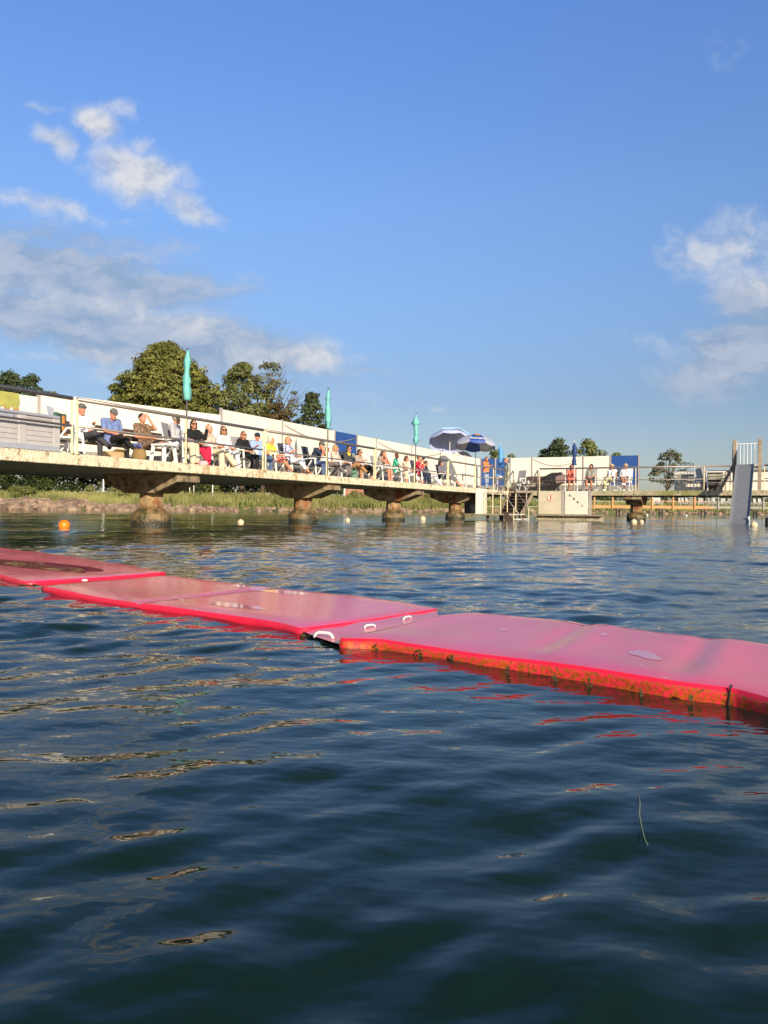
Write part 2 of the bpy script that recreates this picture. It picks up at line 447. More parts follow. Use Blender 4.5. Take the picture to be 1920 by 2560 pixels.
for m in MATS:
    m['F'] = [onz(u, v, m['z']) for u, v in m['front']]
    m['B'] = [onz(u, v, m['z']) for u, v in m['back']]
def resample(pts, n):
    L = [0]
    for a, b in zip(pts, pts[1:]): L.append(L[-1] + (b - a).length)
    out = []
    for i in range(n):
        t = L[-1] * i / (n - 1); k = 0
        while k < len(L) - 2 and L[k + 1] < t: k += 1
        f = (t - L[k]) / max(1e-6, L[k + 1] - L[k])
        out.append(pts[k].lerp(pts[k + 1], f))
    return out

def mask_inside(X, Y, poly, feather):
    # signed distance style mask: 1 well inside the polygon, 0 outside
    px = np.array([p.x for p in poly]); py = np.array([p.y for p in poly]); n = len(poly)
    box = (X > px.min() - .5) & (X < px.max() + .5) & (Y > py.min() - .5) & (Y < py.max() + .5)
    res = np.full(X.shape, -9.0); xs = X[box]; ys = Y[box]
    ins = np.zeros(xs.shape, bool); d = np.full(xs.shape, 9.0)
    for i in range(n):
        x0, y0, x1, y1 = px[i], py[i], px[(i + 1) % n], py[(i + 1) % n]
        c = ((y0 > ys) != (y1 > ys)) & (xs < (x1 - x0) * (ys - y0) / (y1 - y0 + 1e-12) + x0)
        ins ^= c
        L2 = (x1 - x0) ** 2 + (y1 - y0) ** 2 + 1e-12
        t = np.clip(((xs - x0) * (x1 - x0) + (ys - y0) * (y1 - y0)) / L2, 0, 1)
        d = np.minimum(d, np.hypot(xs - x0 - t * (x1 - x0), ys - y0 - t * (y1 - y0)))
    res[box] = np.where(ins, d, -d)
    return res

def make_water():
    rs = np.random.RandomState(11)
    na = 900
    ang = np.linspace(R(-80), R(80), na)
    r = [.05]
    while r[-1] < 900:
        g = 1.004 if r[-1] < 10 else (1.0065 if r[-1] < 60 else 1.03)
        r.append(max(r[-1] * g, r[-1] + .006))
    r = np.array(r); nr = len(r)
    C0 = (-0.0, -2.2)
    A, Rr = np.meshgrid(ang, r)
    X = C0[0] + np.sin(A) * Rr; Y = C0[1] + np.cos(A) * Rr
    sp = np.maximum(np.gradient(r)[:, None] * np.ones_like(A), Rr * (ang[1] - ang[0]))
    D = np.hypot(X, Y)
    Z = np.zeros_like(X)
    n = 110
    lam = np.exp(rs.uniform(math.log(.085), math.log(5.0), n))
    th = R(-78) + rs.normal(0, R(30), n)          # travelling towards the viewer
    # slow patches of rougher and calmer water
    pat = np.zeros_like(X)
    for k in range(7):
        q = rs.uniform(0, 6.28); l = rs.uniform(1.5, 9); 
        pat += np.sin(2 * math.pi / l * (X * math.cos(q) * .5 + Y * math.sin(q)) + rs.uniform(0, 6.28))
    pat = 1 + .16 * pat
    near = np.clip((D - .8) / 5.0, 0, 1)          # the lee of the swimmer is calmer
    for l, t in zip(lam, th):
        k = 2 * math.pi / l
        slope = .029 if l < .2 else (.022 if l < .7 else (.010 if l < 1.2 else .004))
        a = slope / k
        ph = k * (X * math.cos(t) + Y * math.sin(t)) + rs.uniform(0, 6.28)
        att = np.clip((l / sp - 2.5) / 2.5, 0, 1)
        loc = (1.3 - .6 * near) if l < .35 else (1.0 - .25 * near)
        s = np.sin(ph)
        Z += a * att * loc * pat * (s + .22 * np.cos(2 * ph))
    low = np.zeros_like(X) - 9
    for m in MATS:
        low = np.maximum(low, mask_inside(X, Y, m['F'] + m['B'][::-1], .05))
    damp = np.clip((-low) / .25, .35, 1)
    Z = Z * damp - .07 * np.clip((low - .015) / .04, 0, 1)
    V = np.stack([X, Y, Z], -1).reshape(-1, 3)
    i = np.arange(nr - 1)[:, None] * na + np.arange(na - 1)[None, :]
    q = np.stack([i, i + 1, i + 1 + na, i + na], -1).reshape(-1, 4)
    me = bpy.data.meshes.new('water')
    me.vertices.add(len(V)); me.vertices.foreach_set('co', V.astype(np.float32).ravel())
    me.loops.add(q.size); me.loops.foreach_set('vertex_index', q.astype(np.int32).ravel())
    me.polygons.add(len(q)); me.polygons.foreach_set('loop_start', np.arange(0, q.size, 4, dtype=np.int32))
    me.polygons.foreach_set('loop_total', np.full(len(q), 4, dtype=np.int32))
    me.update(calc_edges=True)
    me.polygons.foreach_set('use_smooth', np.ones(len(q), dtype=bool))
    o = bpy.data.objects.new('water', me); COL.objects.link(o)
    m = bpy.data.materials.new('sea_water'); m.use_nodes = True
    nt = m.node_tree; N = nt.nodes; L = nt.links; b = N['Principled BSDF']
    b.inputs['Base Color'].default_value = (.006, .016, .017, 1)
    b.inputs['Roughness'].default_value = .035; b.inputs['IOR'].default_value = 1.35; b.inputs['Specular Tint'].default_value = (1, .95, .77, 1)
    tc = N.new('ShaderNodeTexCoord')
    no2 = N.new('ShaderNodeTexNoise'); no2.inputs['Scale'].default_value = .8; no2.inputs['Detail'].default_value = 3
    L.new(tc.outputs['Object'], no2.inputs['Vector'])
    mx = N.new('ShaderNodeMix'); mx.data_type = 'RGBA'; L.new(no2.outputs['Fac'], mx.inputs['Factor'])
    mx.inputs['A'].default_value = (.003, .014, .012, 1); mx.inputs['B'].default_value = (.009, .027, .020, 1)
    L.new(mx.outputs['Result'], b.inputs['Base Color'])
    mp = N.new('ShaderNodeMapping'); mp.inputs['Scale'].default_value = (.75, 1.25, 1); mp.inputs['Rotation'].default_value = (0, 0, R(12))
    L.new(tc.outputs['Object'], mp.inputs['Vector'])
    n1 = N.new('ShaderNodeTexNoise'); n1.inputs['Scale'].default_value = 5.5; n1.inputs['Detail'].default_value = 3; n1.inputs['Roughness'].default_value = .5
    L.new(mp.outputs[0], n1.inputs['Vector'])
    bp = N.new('ShaderNodeBump'); bp.inputs['Strength'].default_value = .5; bp.inputs['Distance'].default_value = .02
    L.new(n1.outputs['Fac'], bp.inputs['Height'])
    n3 = N.new('ShaderNodeTexNoise'); n3.inputs['Scale'].default_value = 19; n3.inputs['Detail'].default_value = 2
    L.new(mp.outputs[0], n3.inputs['Vector'])
    bp3 = N.new('ShaderNodeBump'); bp3.inputs['Strength'].default_value = .4; bp3.inputs['Distance'].default_value = .004
    L.new(n3.outputs['Fac'], bp3.inputs['Height']); L.new(bp.outputs['Normal'], bp3.inputs['Normal']); L.new(bp3.outputs['Normal'], b.inputs['Normal'])
    me.materials.append(m)
    o['kind'] = 'structure'
make_water()

def make_mats():
    m_top = mat('pink_vinyl', (.97, .085, .17), .16, var=.08, scale=3, spec=.32, col2=(.86, .11, .13), thr=(.42, .66), col3=(.88, .42, .45), s3=38, thr3=(.69, .74), bump=.05, bscale=7)
    m_side = mat('red_vinyl_edge', (.85, .018, .055), .4, var=.08, scale=8, spec=.4)
    m_alg = mat('algae_edge', (.82, .035, .05), .5, var=.25, scale=105, col2=(.46, .085, .010), thr=(.44, .54), col3=(.16, .06, .01), s3=90, thr3=(.60, .66))
    m_wet = mat('puddle_dark_reflection', (.60, .09, .14), .03, var=.1, spec=.8)  # puddle colour darkened to imitate the dark bank mirrored in it
    m_film = mat('puddle_sky_reflection', (.88, .26, .36), .05, var=.05, spec=.55)  # pale base colour imitates sky mirrored in the water film
    m_seam = mat('dark_seam', (.02, .012, .01), .7)
    m_weed = mat('dark_weed', (.05, .045, .008), .6, var=.4, scale=40)
    rs = random.Random(5)
    for m in MATS:
        n = 64; k = 14
        Fp, Bp = resample(m['F'], n), resample(m['B'], n)
        z0 = m['z']; L = (Fp[-1] - Fp[0]).length
        def hz(i, j):                                       # gentle sag and rise of a mat lying on moving water
            s = i / (n - 1) * L; t = j / (k - 1)
            h = .003 * math.sin(s * 3.1 + m['seed']) + .0015 * math.sin(s * 7.3 + t * 3 + m['seed'] * 2) - .004 * math.sin(math.pi * t)
            if m['seed'] == 3:
                h += -.010 * math.exp(-((s / L - .48 + (t - .5) * .02) / .012) ** 2)
            if m['seed'] == 4:
                for cpos, cw in ((.42, .02), (.70, .02)):
                    h += -.006 * min(1, t / .3) * math.exp(-((s / L - cpos + (t - .5) * .02) / cw) ** 2)
                    h += .004 * min(1, t / .3) * math.exp(-((s / L - cpos - .045 + (t - .5) * .02) / .03) ** 2)
            if m['seed'] == 2:
                h += -.010 * math.exp(-((t - .55) / .16) ** 2) * min(1, (1 - s / L) * 3)
            return h
        root = thing('floating_mat', m['label'], 'floating mat', Fp[n // 2].copy() * 1.0, 0, 'red floating mats linked end to end')
        root.location.z = 0; o0 = root.location
        # the top sheet, its rim rolled over
        mb = MB(); vs = []
        for i in range(n):
            for j in range(k):
                t = j / (k - 1); p = Fp[i].lerp(Bp[i], t)
                edge = min(t, 1 - t, i / (n - 1) * L / .6, (n - 1 - i) / (n - 1) * L / .6)
                vs.append(Vector((p.x - o0.x, p.y - o0.y, z0 + hz(i, j) - (.006 if edge < .001 else 0))))
        fs = [(i * k + j, (i + 1) * k + j, (i + 1) * k + j + 1, i * k + j + 1) for i in range(n - 1) for j in range(k - 1)]
        mb.add(vs, fs); mb.build('top_sheet', m_top, root, smooth=True)
        # side wall round the whole outline, going under the water
        loop = [(i, 0) for i in range(n)] + [(n - 1, j) for j in range(1, k)] + [(i, k - 1) for i in range(n - 2, -1, -1)] + [(0, j) for j in range(k - 2, 0, -1)]
        cx = sum(vs[i * k + j].x for i, j in loop) / len(loop); cy = sum(vs[i * k + j].y for i, j in loop) / len(loop)
        rings = []
        for dz, out in ((0.0, 0.0), (-.010, .006), (-.020, .007), (-.030, .005), (-.12, .0)):
            ring = []
            for q, (i, j) in enumerate(loop):
                p = vs[i * k + j]
                a = vs[loop[q - 1][0] * k + loop[q - 1][1]]; b = vs[loop[(q + 1) % len(loop)][0] * k + loop[(q + 1) % len(loop)][1]]
                d = (b - a); nn = Vector((d.y, -d.x, 0)).normalized()
                if nn.dot(Vector((p.x - cx, p.y - cy, 0))) < 0: nn = -nn
                ring.append(p + nn * out + Vector((0, 0, dz)))
            rings.append(ring)
        sb = MB(); q = len(loop); al = []
        allv = [p for r_ in rings for p in r_]
        for a in range(len(rings) - 1):
            sb.add([], [])
        ff = [];
        sb.v = [tuple(p) for p in allv]
        for a in range(len(rings) - 1):
            for b in range(q):
                sb.f.append((a * q + b, a * q + (b + 1) % q, (a + 1) * q + (b + 1) % q, (a + 1) * q + b))
                sb.mi.append(1 if (a >= 1 and m['seed'] == 4) else 0)
        sb.build('side_wall', [m_side, m_alg], root, smooth=True)
        # joining flap with handles at the right end of a mat
        if m['seed'] == 3:
            a, b = Fp[-1], Bp[-1]; c, d = MATS[3]['F'][0], MATS[3]['B'][0]
            f = MB(); fv = []
            for i in range(9):
                t = i / 8
                p0 = a.lerp(b, t); p1 = c.lerp(d, t)
                for w_ in (0.01, .35, .7, 1.02):
                    p = p0.lerp(p1, w_); fv.append((p.x - o0.x, p.y - o0.y, .016 - .004 * math.sin(w_ * 3.1) + .002 * math.sin(t * 20)))
            for i in range(8):
                for w_ in range(3):
                    f.add([], []); 
            f.v = [tuple(p) for p in fv]
            for i in range(8):
                for w_ in range(3):
                    f.f.append((i * 4 + w_, i * 4 + w_ + 1, (i + 1) * 4 + w_ + 1, (i + 1) * 4 + w_)); f.mi.append(0)
            f.build('joining_flap', m_top, root, smooth=True)
            for (u0, v0, u1, v1) in ((788, 1593, 836, 1597), (913, 1570, 941, 1567), (1010, 1550, 1030, 1545)):
                p, q2 = onz(u0, v0, .014), onz(u1, v1, .014)
                r_ = .0052 if u0 < 800 else .0036; hh = .018 if u0 < 800 else .009
                pts = [p]
                for t in (.06, .14, .25, .5, .75, .86, .94):
                    z = hh * (1 - abs(2 * t - 1) ** 5)
                    pts.append(p.lerp(q2, t) + Vector((0, 0, z)))
                pts.append(q2)
                MB().tube([x - Vector((o0.x, o0.y, 0)) for x in pts], r_, 8).build('handle', m_white, root, smooth=True)
        if m['seed'] == 2:
            p = onz(213, 1451, .022) - Vector((o0.x, o0.y, 0))
            MB().ball(p, (.02, .012, .008), 8).build('handle', m_white, root, smooth=True)
        if m['seed'] == 4:
            a = onz(1838, 1716, .047) - Vector((o0.x, o0.y, 0))
            i = min(range(n), key=lambda i: abs(Fp[i].x / Fp[i].y * F + 960 - 1836)); p = vs[i * k]
            d = (vs[(i + 1) * k] - vs[(i - 1) * k]).normalized(); nn = Vector((d.y, -d.x, 0))
            if nn.dot(Vector((p.x - cx, p.y - cy, 0))) < 0: nn = -nn
            sm = MB(); sm.tube([p + nn * (.008 + .0) + Vector((0, 0, z)) + d * (z * .1) for z in (.002, -.012, -.025, -.04, -.06)], .0022, 6)
            t_ = [p + Vector((0, 0, .002)), p - nn * .03 - d * .012 + Vector((0, 0, .0015)), p - nn * .035 - d * .035 + Vector((0, 0, .0015)), p - nn * .055 - d * .045 + Vector((0, 0, .0015))]
            sm.tube(t_, [.0022, .0012, .0012, .0006], 5)
            sm.build('tear', m_seam, root)
            for (u, v) in ((866, 1600), (906, 1606), (945, 1612), (1052, 1628), (1135, 1640), (1270, 1668), (1392, 1685), (1478, 1700), (1730, 1740), (880, 1604), (860, 1598), (1607, 1722)):
                p = onz(u, v, .016) - Vector((o0.x, o0.y, 0)); wd = MB()
                for _ in range(12):
                    e = p + Vector((rs.gauss(0, .0035), -.003 + rs.gauss(0, .001), rs.uniform(-.016, .006)))
                    wd.tube([e, e + Vector((rs.gauss(0, .002), .0, -.003)), e + Vector((rs.gauss(0, .003), .001, -.007))], [.0012, .0022, .001], 5)
                wd.build('seaweed', m_weed, root, smooth=True)
        if m['seed'] in (2, 3):
            cnr = (Fp[-1] if m['seed'] == 3 else Fp[-1]) - Vector((o0.x, o0.y, 0))
            wd = MB()
            for _ in range(46):
                e = cnr + Vector((rs.uniform(-.02, .16 if m['seed'] == 3 else .10), rs.uniform(-.05, .0), 0)); e.z = rs.uniform(-.004, .016)
                wd.tube([e, e + Vector((rs.gauss(0, .01), rs.gauss(0, .008), -.006)), e + Vector((rs.gauss(0, .018), rs.gauss(0, .012), -.012))], [.002, .0032, .001], 5)
            wd.build('seaweed', m_weed, root, smooth=True)
        # shallow puddles standing on the sheet
        pud = {2: [(60, 1407, 185, 11)], 3: [(620, 1466, 48, 4.5), (715, 1479, 60, 5), (590, 1513, 80, 4.5), (650, 1472, 18, 3), (447, 1498, 14, 3)], 4: [(1616, 1636, 40, 9), (1660, 1577, 120, 8), (1518, 1585, 10, 3), (1258, 1571, 9, 3), (1470, 1557, 60, 3)]}.get(m['seed'], [])
        for (u, v, du, dv) in pud:
            def ev(fi, ft):
                fi = min(max(fi, 0), n - 1.001); ft = min(max(ft, 0), k - 1.001); a_, b_ = int(fi), int(ft); x_, y_ = fi - a_, ft - b_
                q00, q10, q01, q11 = vs[a_ * k + b_], vs[(a_ + 1) * k + b_], vs[a_ * k + b_ + 1], vs[(a_ + 1) * k + b_ + 1]
                return q00.lerp(q10, x_).lerp(q01.lerp(q11, x_), y_)
            def find(uu, vv):
                P_ = onz(uu, vv, z0) - Vector((o0.x, o0.y, 0)); best = None
                for a_ in range(0, (n - 1) * 3 + 1):
                    for b_ in range(0, (k - 1) * 3 + 1):
                        q_ = ev(a_ / 3, b_ / 3); d_ = (q_.x - P_.x) ** 2 + (q_.y - P_.y) ** 2
                        if best is None or d_ < best[0]: best = (d_, a_ / 3, b_ / 3)
                return best[1], best[2]
            c0 = find(u, v); l0, r0 = find(u - du, v - du * .11), find(u + du, v + du * .11); t0, b0 = find(u, v - dv), find(u, v + dv)
            ph = [rs.uniform(0, 6.28) for _ in range(4)]
            ax_ = ((r0[0] - l0[0]) / 2, (r0[1] - l0[1]) / 2); ay_ = ((t0[0] - b0[0]) / 2, max(.35, (t0[1] - b0[1]) / 2))
            pb = MB(); pv = [ev(*c0) + Vector((0, 0, .0009))]; A_ = 40; Rn = 8
            for q_ in range(1, Rn + 1):
                for a in range(A_):
                    t = a / A_ * 2 * math.pi
                    e = q_ / Rn * (1 + .16 * math.sin(2 * t + ph[0]) + .13 * math.sin(3 * t + ph[1]) + .08 * math.sin(5 * t + ph[2]))
                    cx_, sy_ = math.cos(t) * e, math.sin(t) * e
                    pv.append(ev(c0[0] + ax_[0] * cx_ + ay_[0] * sy_, c0[1] + ax_[1] * cx_ + ay_[1] * sy_) + Vector((0, 0, .0009)))
            pf_ = [(0, 1 + a, 1 + (a + 1) % A_) for a in range(A_)]
            for q_ in range(Rn - 1):
                for a in range(A_):
                    pf_.append((1 + q_ * A_ + a, 1 + (q_ + 1) * A_ + a, 1 + (q_ + 1) * A_ + (a + 1) % A_, 1 + q_ * A_ + (a + 1) % A_))
            pb.add(pv, pf_); pb.build('puddle', m_wet if m['seed'] == 2 else m_film, root, smooth=True)
make_mats()

# ------------------------------------------------------------------ piers (local frame: x out, y along)
def frame_obj(name, label, cat, group=None):
    return thing(name, label, cat, (OX, OY, 0), RZ, group)

def support(parent, x, y, rot):
    """cap runs along local x (rot=0) ; front end on the +x side"""
    M = Matrix.Translation((x, y, 0)) @ Matrix.Rotation(rot, 4, 'Z')
    def put(mb, name, mt, par, smooth=False, bevel=0):
        mb.v = [tuple(M @ Vector(p)) for p in mb.v]
        return mb.build(name, mt, par, smooth=smooth, bevel=bevel)
    w = .39
    prof = [(-1.15, 1.248), (1.15, 1.248), (1.15, 1.05), (.45, .79), (-.45, .79), (-1.15, 1.05)]
    cap = MB().prism([(px, -w, pz) for px, pz in prof], (0, 2 * w, 0))
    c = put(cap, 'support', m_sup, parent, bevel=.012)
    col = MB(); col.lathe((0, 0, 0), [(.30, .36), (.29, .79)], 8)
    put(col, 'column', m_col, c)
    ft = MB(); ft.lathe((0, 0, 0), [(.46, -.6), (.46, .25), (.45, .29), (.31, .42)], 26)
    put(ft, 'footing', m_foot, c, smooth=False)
    return c

pier = frame_obj('concrete_pier', 'long weathered concrete jetty running away on the left, on four stained hammerhead supports', 'jetty')
d = MB()
# deck cut into slabs with thin joints along the edge
ys = [-9, -3.3, 3.43, 10.17, 16.83, 22.7, 25.3, 27.86]
for a, b in zip(ys, ys[1:]):
    d.box((-1.35, (a + b) / 2, 1.36), (2.70, b - a - .012, .22))
d.box((-1.47, 29.8, 1.36), (2.94, 3.86, .22))
d.box((-3.95, 1.8, 1.36), (2.48, 19.5, .22))
d.build('deck', m_conc, pier, bevel=.012)
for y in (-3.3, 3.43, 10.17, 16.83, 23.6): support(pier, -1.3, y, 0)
pier2 = frame_obj('concrete_pier', 'shorter concrete jetty crossing on the right with greenish algae on its edge', 'jetty')
d = MB()
xs = [.01, 3.1, 6.25, 9.6, 12.9, 19.5]
for a, b in zip(xs, xs[1:]):
    d.box(((a + b) / 2, 29.75, 1.35), (b - a - .012, 3.7, .24))
d.build('deck', m_conc_dull, pier2, bevel=.012)
for x in (6.2, 12.75): support(pier2, x, 29.2, R(-90))

# ------------------------------------------------------------------ railings
def railing(label, posts, along='y', at_=0.0, ext=(0, 0), hgt=1.05, z=ZD, thick=.026, mid=.53):
    t = frame_obj('railing', label, 'railing', 'steel pipe railings along the jetties')
    def P(s, z): return (at_, s, z) if along == 'y' else (s, at_, z)
    a, b = posts[0] - ext[0], posts[-1] + ext[1]
    MB().cyl(P(a, z + hgt), P(b, z + hgt), thick * 1.5, n=12).build('top_rail', m_steel, t, smooth=True)
    MB().cyl(P(a, z + mid), P(b, z + mid), thick * .8, n=10).build('mid_rail', m_steel, t, smooth=True)
    for p in posts:
        MB().cyl(P(p, z - .02), P(p, z + hgt), thick * .92, n=10).cyl(P(p, z), P(p, z + .012), .055, n=10).build('post', m_post, t, smooth=False)
    return t
railing('steel railing in front of the grey storage box at the left edge', [-6.3, -3.1, -.06], ext=(2, 0))
railing('steel railing section in front of the four people nearest the left edge', [.06, 3.14, 6.14])
railing('steel railing section in front of the woman in yellow and the man in jeans', [6.26, 9.42, 12.56])
railing('steel railing section in front of the person in red', [12.68, 15.92, 19.30])
railing('steel railing at the far end of the long jetty, before the two standing women', [19.42, 22.66], ext=(0, 0))
railing('steel railing around the jetty corner above the white hanging sheet', [22.76, 25.4, 27.8])
railing('steel railing along the right jetty left of the slide', [1.63, 6.34, 9.39, 10.5], along='x', at_=YC + .03, hgt=1.13)
railing('steel railing along the right jetty right of the slide', [11.9, 15.0, 18.5], along='x', at_=YC + .03, hgt=1.13)

# ------------------------------------------------------------------ white wind fence
def fence(label, segs, height, top=None):
    """segs: list of ((x0,y0),(x1,y1),colour)"""
    t = frame_obj('canvas_fence', label, 'fence')
    for (p, q, mt, h) in segs:
        p = Vector((*p, 0)); q = Vector((*q, 0)); dd = (q - p); L = dd.length; u = dd / L
        rz = math.atan2(u.y, u.x); c = (p + q) / 2
        zb = ZD + .42
        b = MB().box((c.x, c.y, (zb + ZD + h) / 2), (L - .07, .02, ZD + h - zb), rz)
        o = b.build('panel', mt, t)
        if mt is m_blue: o['label'] = 'dark blue panel'
        MB().box((c.x, c.y, ZD + .21), (L - .07, .035, .418), rz).build('base_board', m_board, t)
        MB().box((p.x, p.y, ZD + h / 2 + .02), (.075, .075, h + .04), rz).build('fence_post', m_fencepost, t)
    p, q, mt, h = segs[-1]
    MB().box((q[0], q[1], ZD + h / 2 + .02), (.075, .075, h + .04)).build('fence_post', m_fencepost, t)
    return t
fy = [8.03, 11.3, sol_y(834, -2.9), sol_y(890, -2.9), sol_y(938, -2.9), sol_y(1027, -2.9), sol_y(1099, -2.9), sol_y(1162, -2.9), 31.72]
segs = [((-5.15, -7), (-4.75, -1.6), m_fence, 1.66), ((-4.75, -1.6), (-4.2, 2.6), m_fence, 1.68), ((-4.2, 2.6), (-2.9, fy[0]), m_fence, 1.80)]
for i in range(len(fy) - 1):
    segs.append(((-2.9, fy[i]), (-2.9, fy[i + 1]), m_blue if i == 2 else m_fence, 1.98))
fence('long white canvas fence behind the row of seated people', segs, 1.98)
xs = [-2.86, sol_x(1238, 31.72), sol_x(1275, 31.72), sol_x(1329, 31.72), sol_x(1457, 31.72), sol_x(1525, 31.72), sol_x(1596, 31.72)]
cols = [m_blue, m_blue, m_fence, m_fence, m_fence, m_blue]
fence('short white fence at the back of the right jetty, ending in blue panels', [((xs[i], 31.72), (xs[i + 1], 31.72), cols[i], 1.98) for i in range(6)], 1.98)
# string of small bunting cord sagging across the fence
def cord(label, pts, r=.012):
    o = MB().tube(pts, r, 6).build('cord', m_fencepost, None, smooth=True)
    return tag(o, label, 'cord')
def sag(p, q, s, n=10):
    p, q = Vector(p), Vector(q)
    return [p.lerp(q, i / n) - Vector((0, 0, s * 4 * (i / n) * (1 - i / n))) for i in range(n + 1)]
cord('thin grey cord sagging across the fence right of the standing woman', sag(W(xs[3] + .1, 31.66, ZD + 1.92), W(xs[4] - .1, 31.66, ZD + 1.92), .42, 12))
cord('thin grey cord sagging over the first blue panel of the long fence', sag(W(-2.84, fy[1] + .1, ZD + 1.86), W(-2.84, fy[3] - .1, ZD + 1.86), .33, 14))
cord('thin grey cord sagging over the fence behind the red-shirted person', sag(W(-2.84, fy[4] + .1, ZD + 1.86), W(-2.84, fy[6] - .1, ZD + 1.86), .33, 14))

# low canvas wind screens at the right end
t = frame_obj('wind_screen', 'low white canvas wind screen behind the slide tower', 'wind screen')
for a, b in ((7.75, 10.14), (10.2, 13.2), (13.26, 16.4), (16.46, 19)):
    MB().box(((a + b) / 2, 31.5, ZD + .55), (b - a, .02, 1.0)).build('canvas', m_fence, t)
MB().cyl((7.9, 31.46, ZD + 1.06), (19, 31.46, ZD + 1.06), .05, n=10).build('top_tube', m_steel, t, smooth=True)
MB().cyl((10.1, 31.46, ZD + .56), (19, 31.46, ZD + .56), .022, n=8).build('mid_tube', m_black, t, smooth=True)
for x in (10.17, 13.23, 16.43): MB().cyl((x, 31.5, ZD), (x, 31.5, ZD + 1.06), .03).build('post', m_steel, t)
o = frame_obj('notice_board', 'dark brown board standing behind the empty grey chair', 'board')
MB().box((9.62, 31.35, ZD + .55), (.85, .05, 1.08)).build('panel', mat('dark_board', (.06, .05, .05), .7), o)
MB().box((9.3, 31.39, ZD + .3), (.06, .03, .6)).box((9.94, 31.39, ZD + .3), (.06, .03, .6)).build('foot', m_brown, o)

# ------------------------------------------------------------------ the landing, stairs and boards in the corner
st = frame_obj('stairs', 'dark wooden stairs with steel handrails going down into the water at the jetty corner', 'stairs')
n = 7
for i in range(n):
    f = (i + .5) / n
    MB().box((.70, 27.9 - 2.0 * f, ZD - 1.16 * f - .03), (1.02, .27, .05)).build('tread', m_brown, st)
MB().prism([(.17, 27.88, ZD - .12), (.17, 27.88, ZD - .16), (.17, 25.86, .20), (.17, 25.86, .24)], (1.06, 0, 0)).build('backing_sheet', m_black, st)  # black backing added to darken the open gaps between the treads
for x in (.14, 1.26):
    MB().prism([(x, 27.88, ZD - .05), (x, 27.88, ZD - .30), (x, 25.82, .16), (x, 25.82, .40)], (.05, 0, 0)).build('stringer', m_wood, st)
for x in (.26, 1.55):
    MB().tube([(x, 27.9, ZD), (x, 27.9, ZD + 1.0), (x, 27.84, ZD + 1.05), (x - .02, 25.9, ZD - .02), (x - .02, 25.85, .3)], .032, 8).build('handrail', m_steel, st, smooth=True)
for i in range(2):
    MB().box((1.32 + .16 * i, 24.95, .27 - .22 * i), (.16, 2.3, .05)).build('tread', m_whitep, st)
for y in (23.7, 26.2):
    MB().prism([(1.05, y, .30), (1.05, y, .10), (1.75, y, -.45), (1.95, y, -.45), (1.3, y, .30)], (0, .05, 0)).build('stringer', m_brown, st)
    MB().tube([(.95, y + .02, .3), (.95, y + .02, 1.26), (1.02, y + .02, 1.28), (2.15, y + .02, -.15)], .026, 8).build('handrail', m_steel, st, smooth=True)
    MB().cyl((1.55, y + .02, -.4), (1.55, y + .02, .62), .022).build('post', m_post, st)
ld = frame_obj('landing_stage', 'low landing stage with cream posts at the foot of the corner stairs', 'landing stage')
MB().box((.55, 25.0, .27), (1.05, 2.75, .07)).build('platform', m_wood, ld)
MB().box((3.2, 27.6, .25), (3.4, .5, .07)).build('ledge', m_wood, ld)
MB().box((3.2, 27.75, -.1), (3.3, .3, .62)).build('ledge_wall', m_conc_dull, ld)
for x in (.16, .55, .93):
    MB().cyl((x, 23.68, .3), (x, 23.68, 1.26), .024).build('post', m_post, ld)
for x in (.5, .93):
    MB().cyl((x, 26.1, .3), (x, 26.1, 1.3), .026).build('post', m_post, ld)
MB().cyl((.1, 23.68, 1.27), (.97, 23.68, 1.27), .022).build('rail', m_steel, ld)
for x in (.2, .9): MB().cyl((x, 24.0, -1), (x, 24.0, .24), .07).build('pile', m_brown, ld)
for x in (.2, .9): MB().cyl((x, 26, -1), (x, 26, .24), .07).build('pile', m_brown, ld)
MB().box((-1.2, 26.2, .75), (.06, 3.0, .9)).build('underdeck_shade_sheet', m_black, ld)  # black sheet added as the shade beneath the deck

o = tag(MB().box((.04, 23.52, .88), (.03, 1.5, 1.18)).build('hanging_sheet', m_fence, None), 'white sheet hung under the end of the long jetty beside the landing', 'sheet')
o.location = (OX, OY, 0); o.rotation_euler = (0, 0, RZ)
bd = frame_obj('hoarding', 'cream board with a red round sign below the right jetty', 'hoarding')
x0, x1 = sol_x(1347, YC), sol_x(1404, YC)
MB().box(((x0 + x1) / 2, YC - .06, .88), (x1 - x0, .04, 1.16)).build('board', m_panel, bd)
xc = sol_x(1377, YC); zc = CAM_Z + (hor(1377) - 1244.5) / F * 38.2
sg = MB().cyl((xc, YC - .083, zc), (xc, YC - .095, zc), .165, n=32).build('sign_plate', m_whitep, bd)
ring = [(xc + .15 * math.cos(a), YC - .098, zc + .15 * math.sin(a)) for a in [2 * math.pi * i / 28 for i in range(29)]]
MB().tube(ring, .012, 6).build('sign_ring', m_red, sg)
sq = [(xc - .02, 0, zc + .10), (xc + .035, 0, zc + .085), (xc + .03, 0, zc + .045), (xc - .015, 0, zc + .02), (xc + .035, 0, zc - .02), (xc + .03, 0, zc - .06), (xc - .01, 0, zc - .10), (xc - .04, 0, zc - .085)]
MB().tube([(a, YC - .098, b) for a, _, b in sq], [.02, .028, .022, .03, .036, .028, .016, .01], 8).build('sign_figure', m_red, sg, smooth=True)
bd2 = frame_obj('hoarding', 'pale board with four small dark bird marks below the right jetty', 'hoarding')
x2, x3 = sol_x(1413, YC), sol_x(1471, YC)
MB().box(((x2 + x3) / 2, YC - .06, .88), (x3 - x2, .04, 1.16)).build('board', m_panel2, bd2)
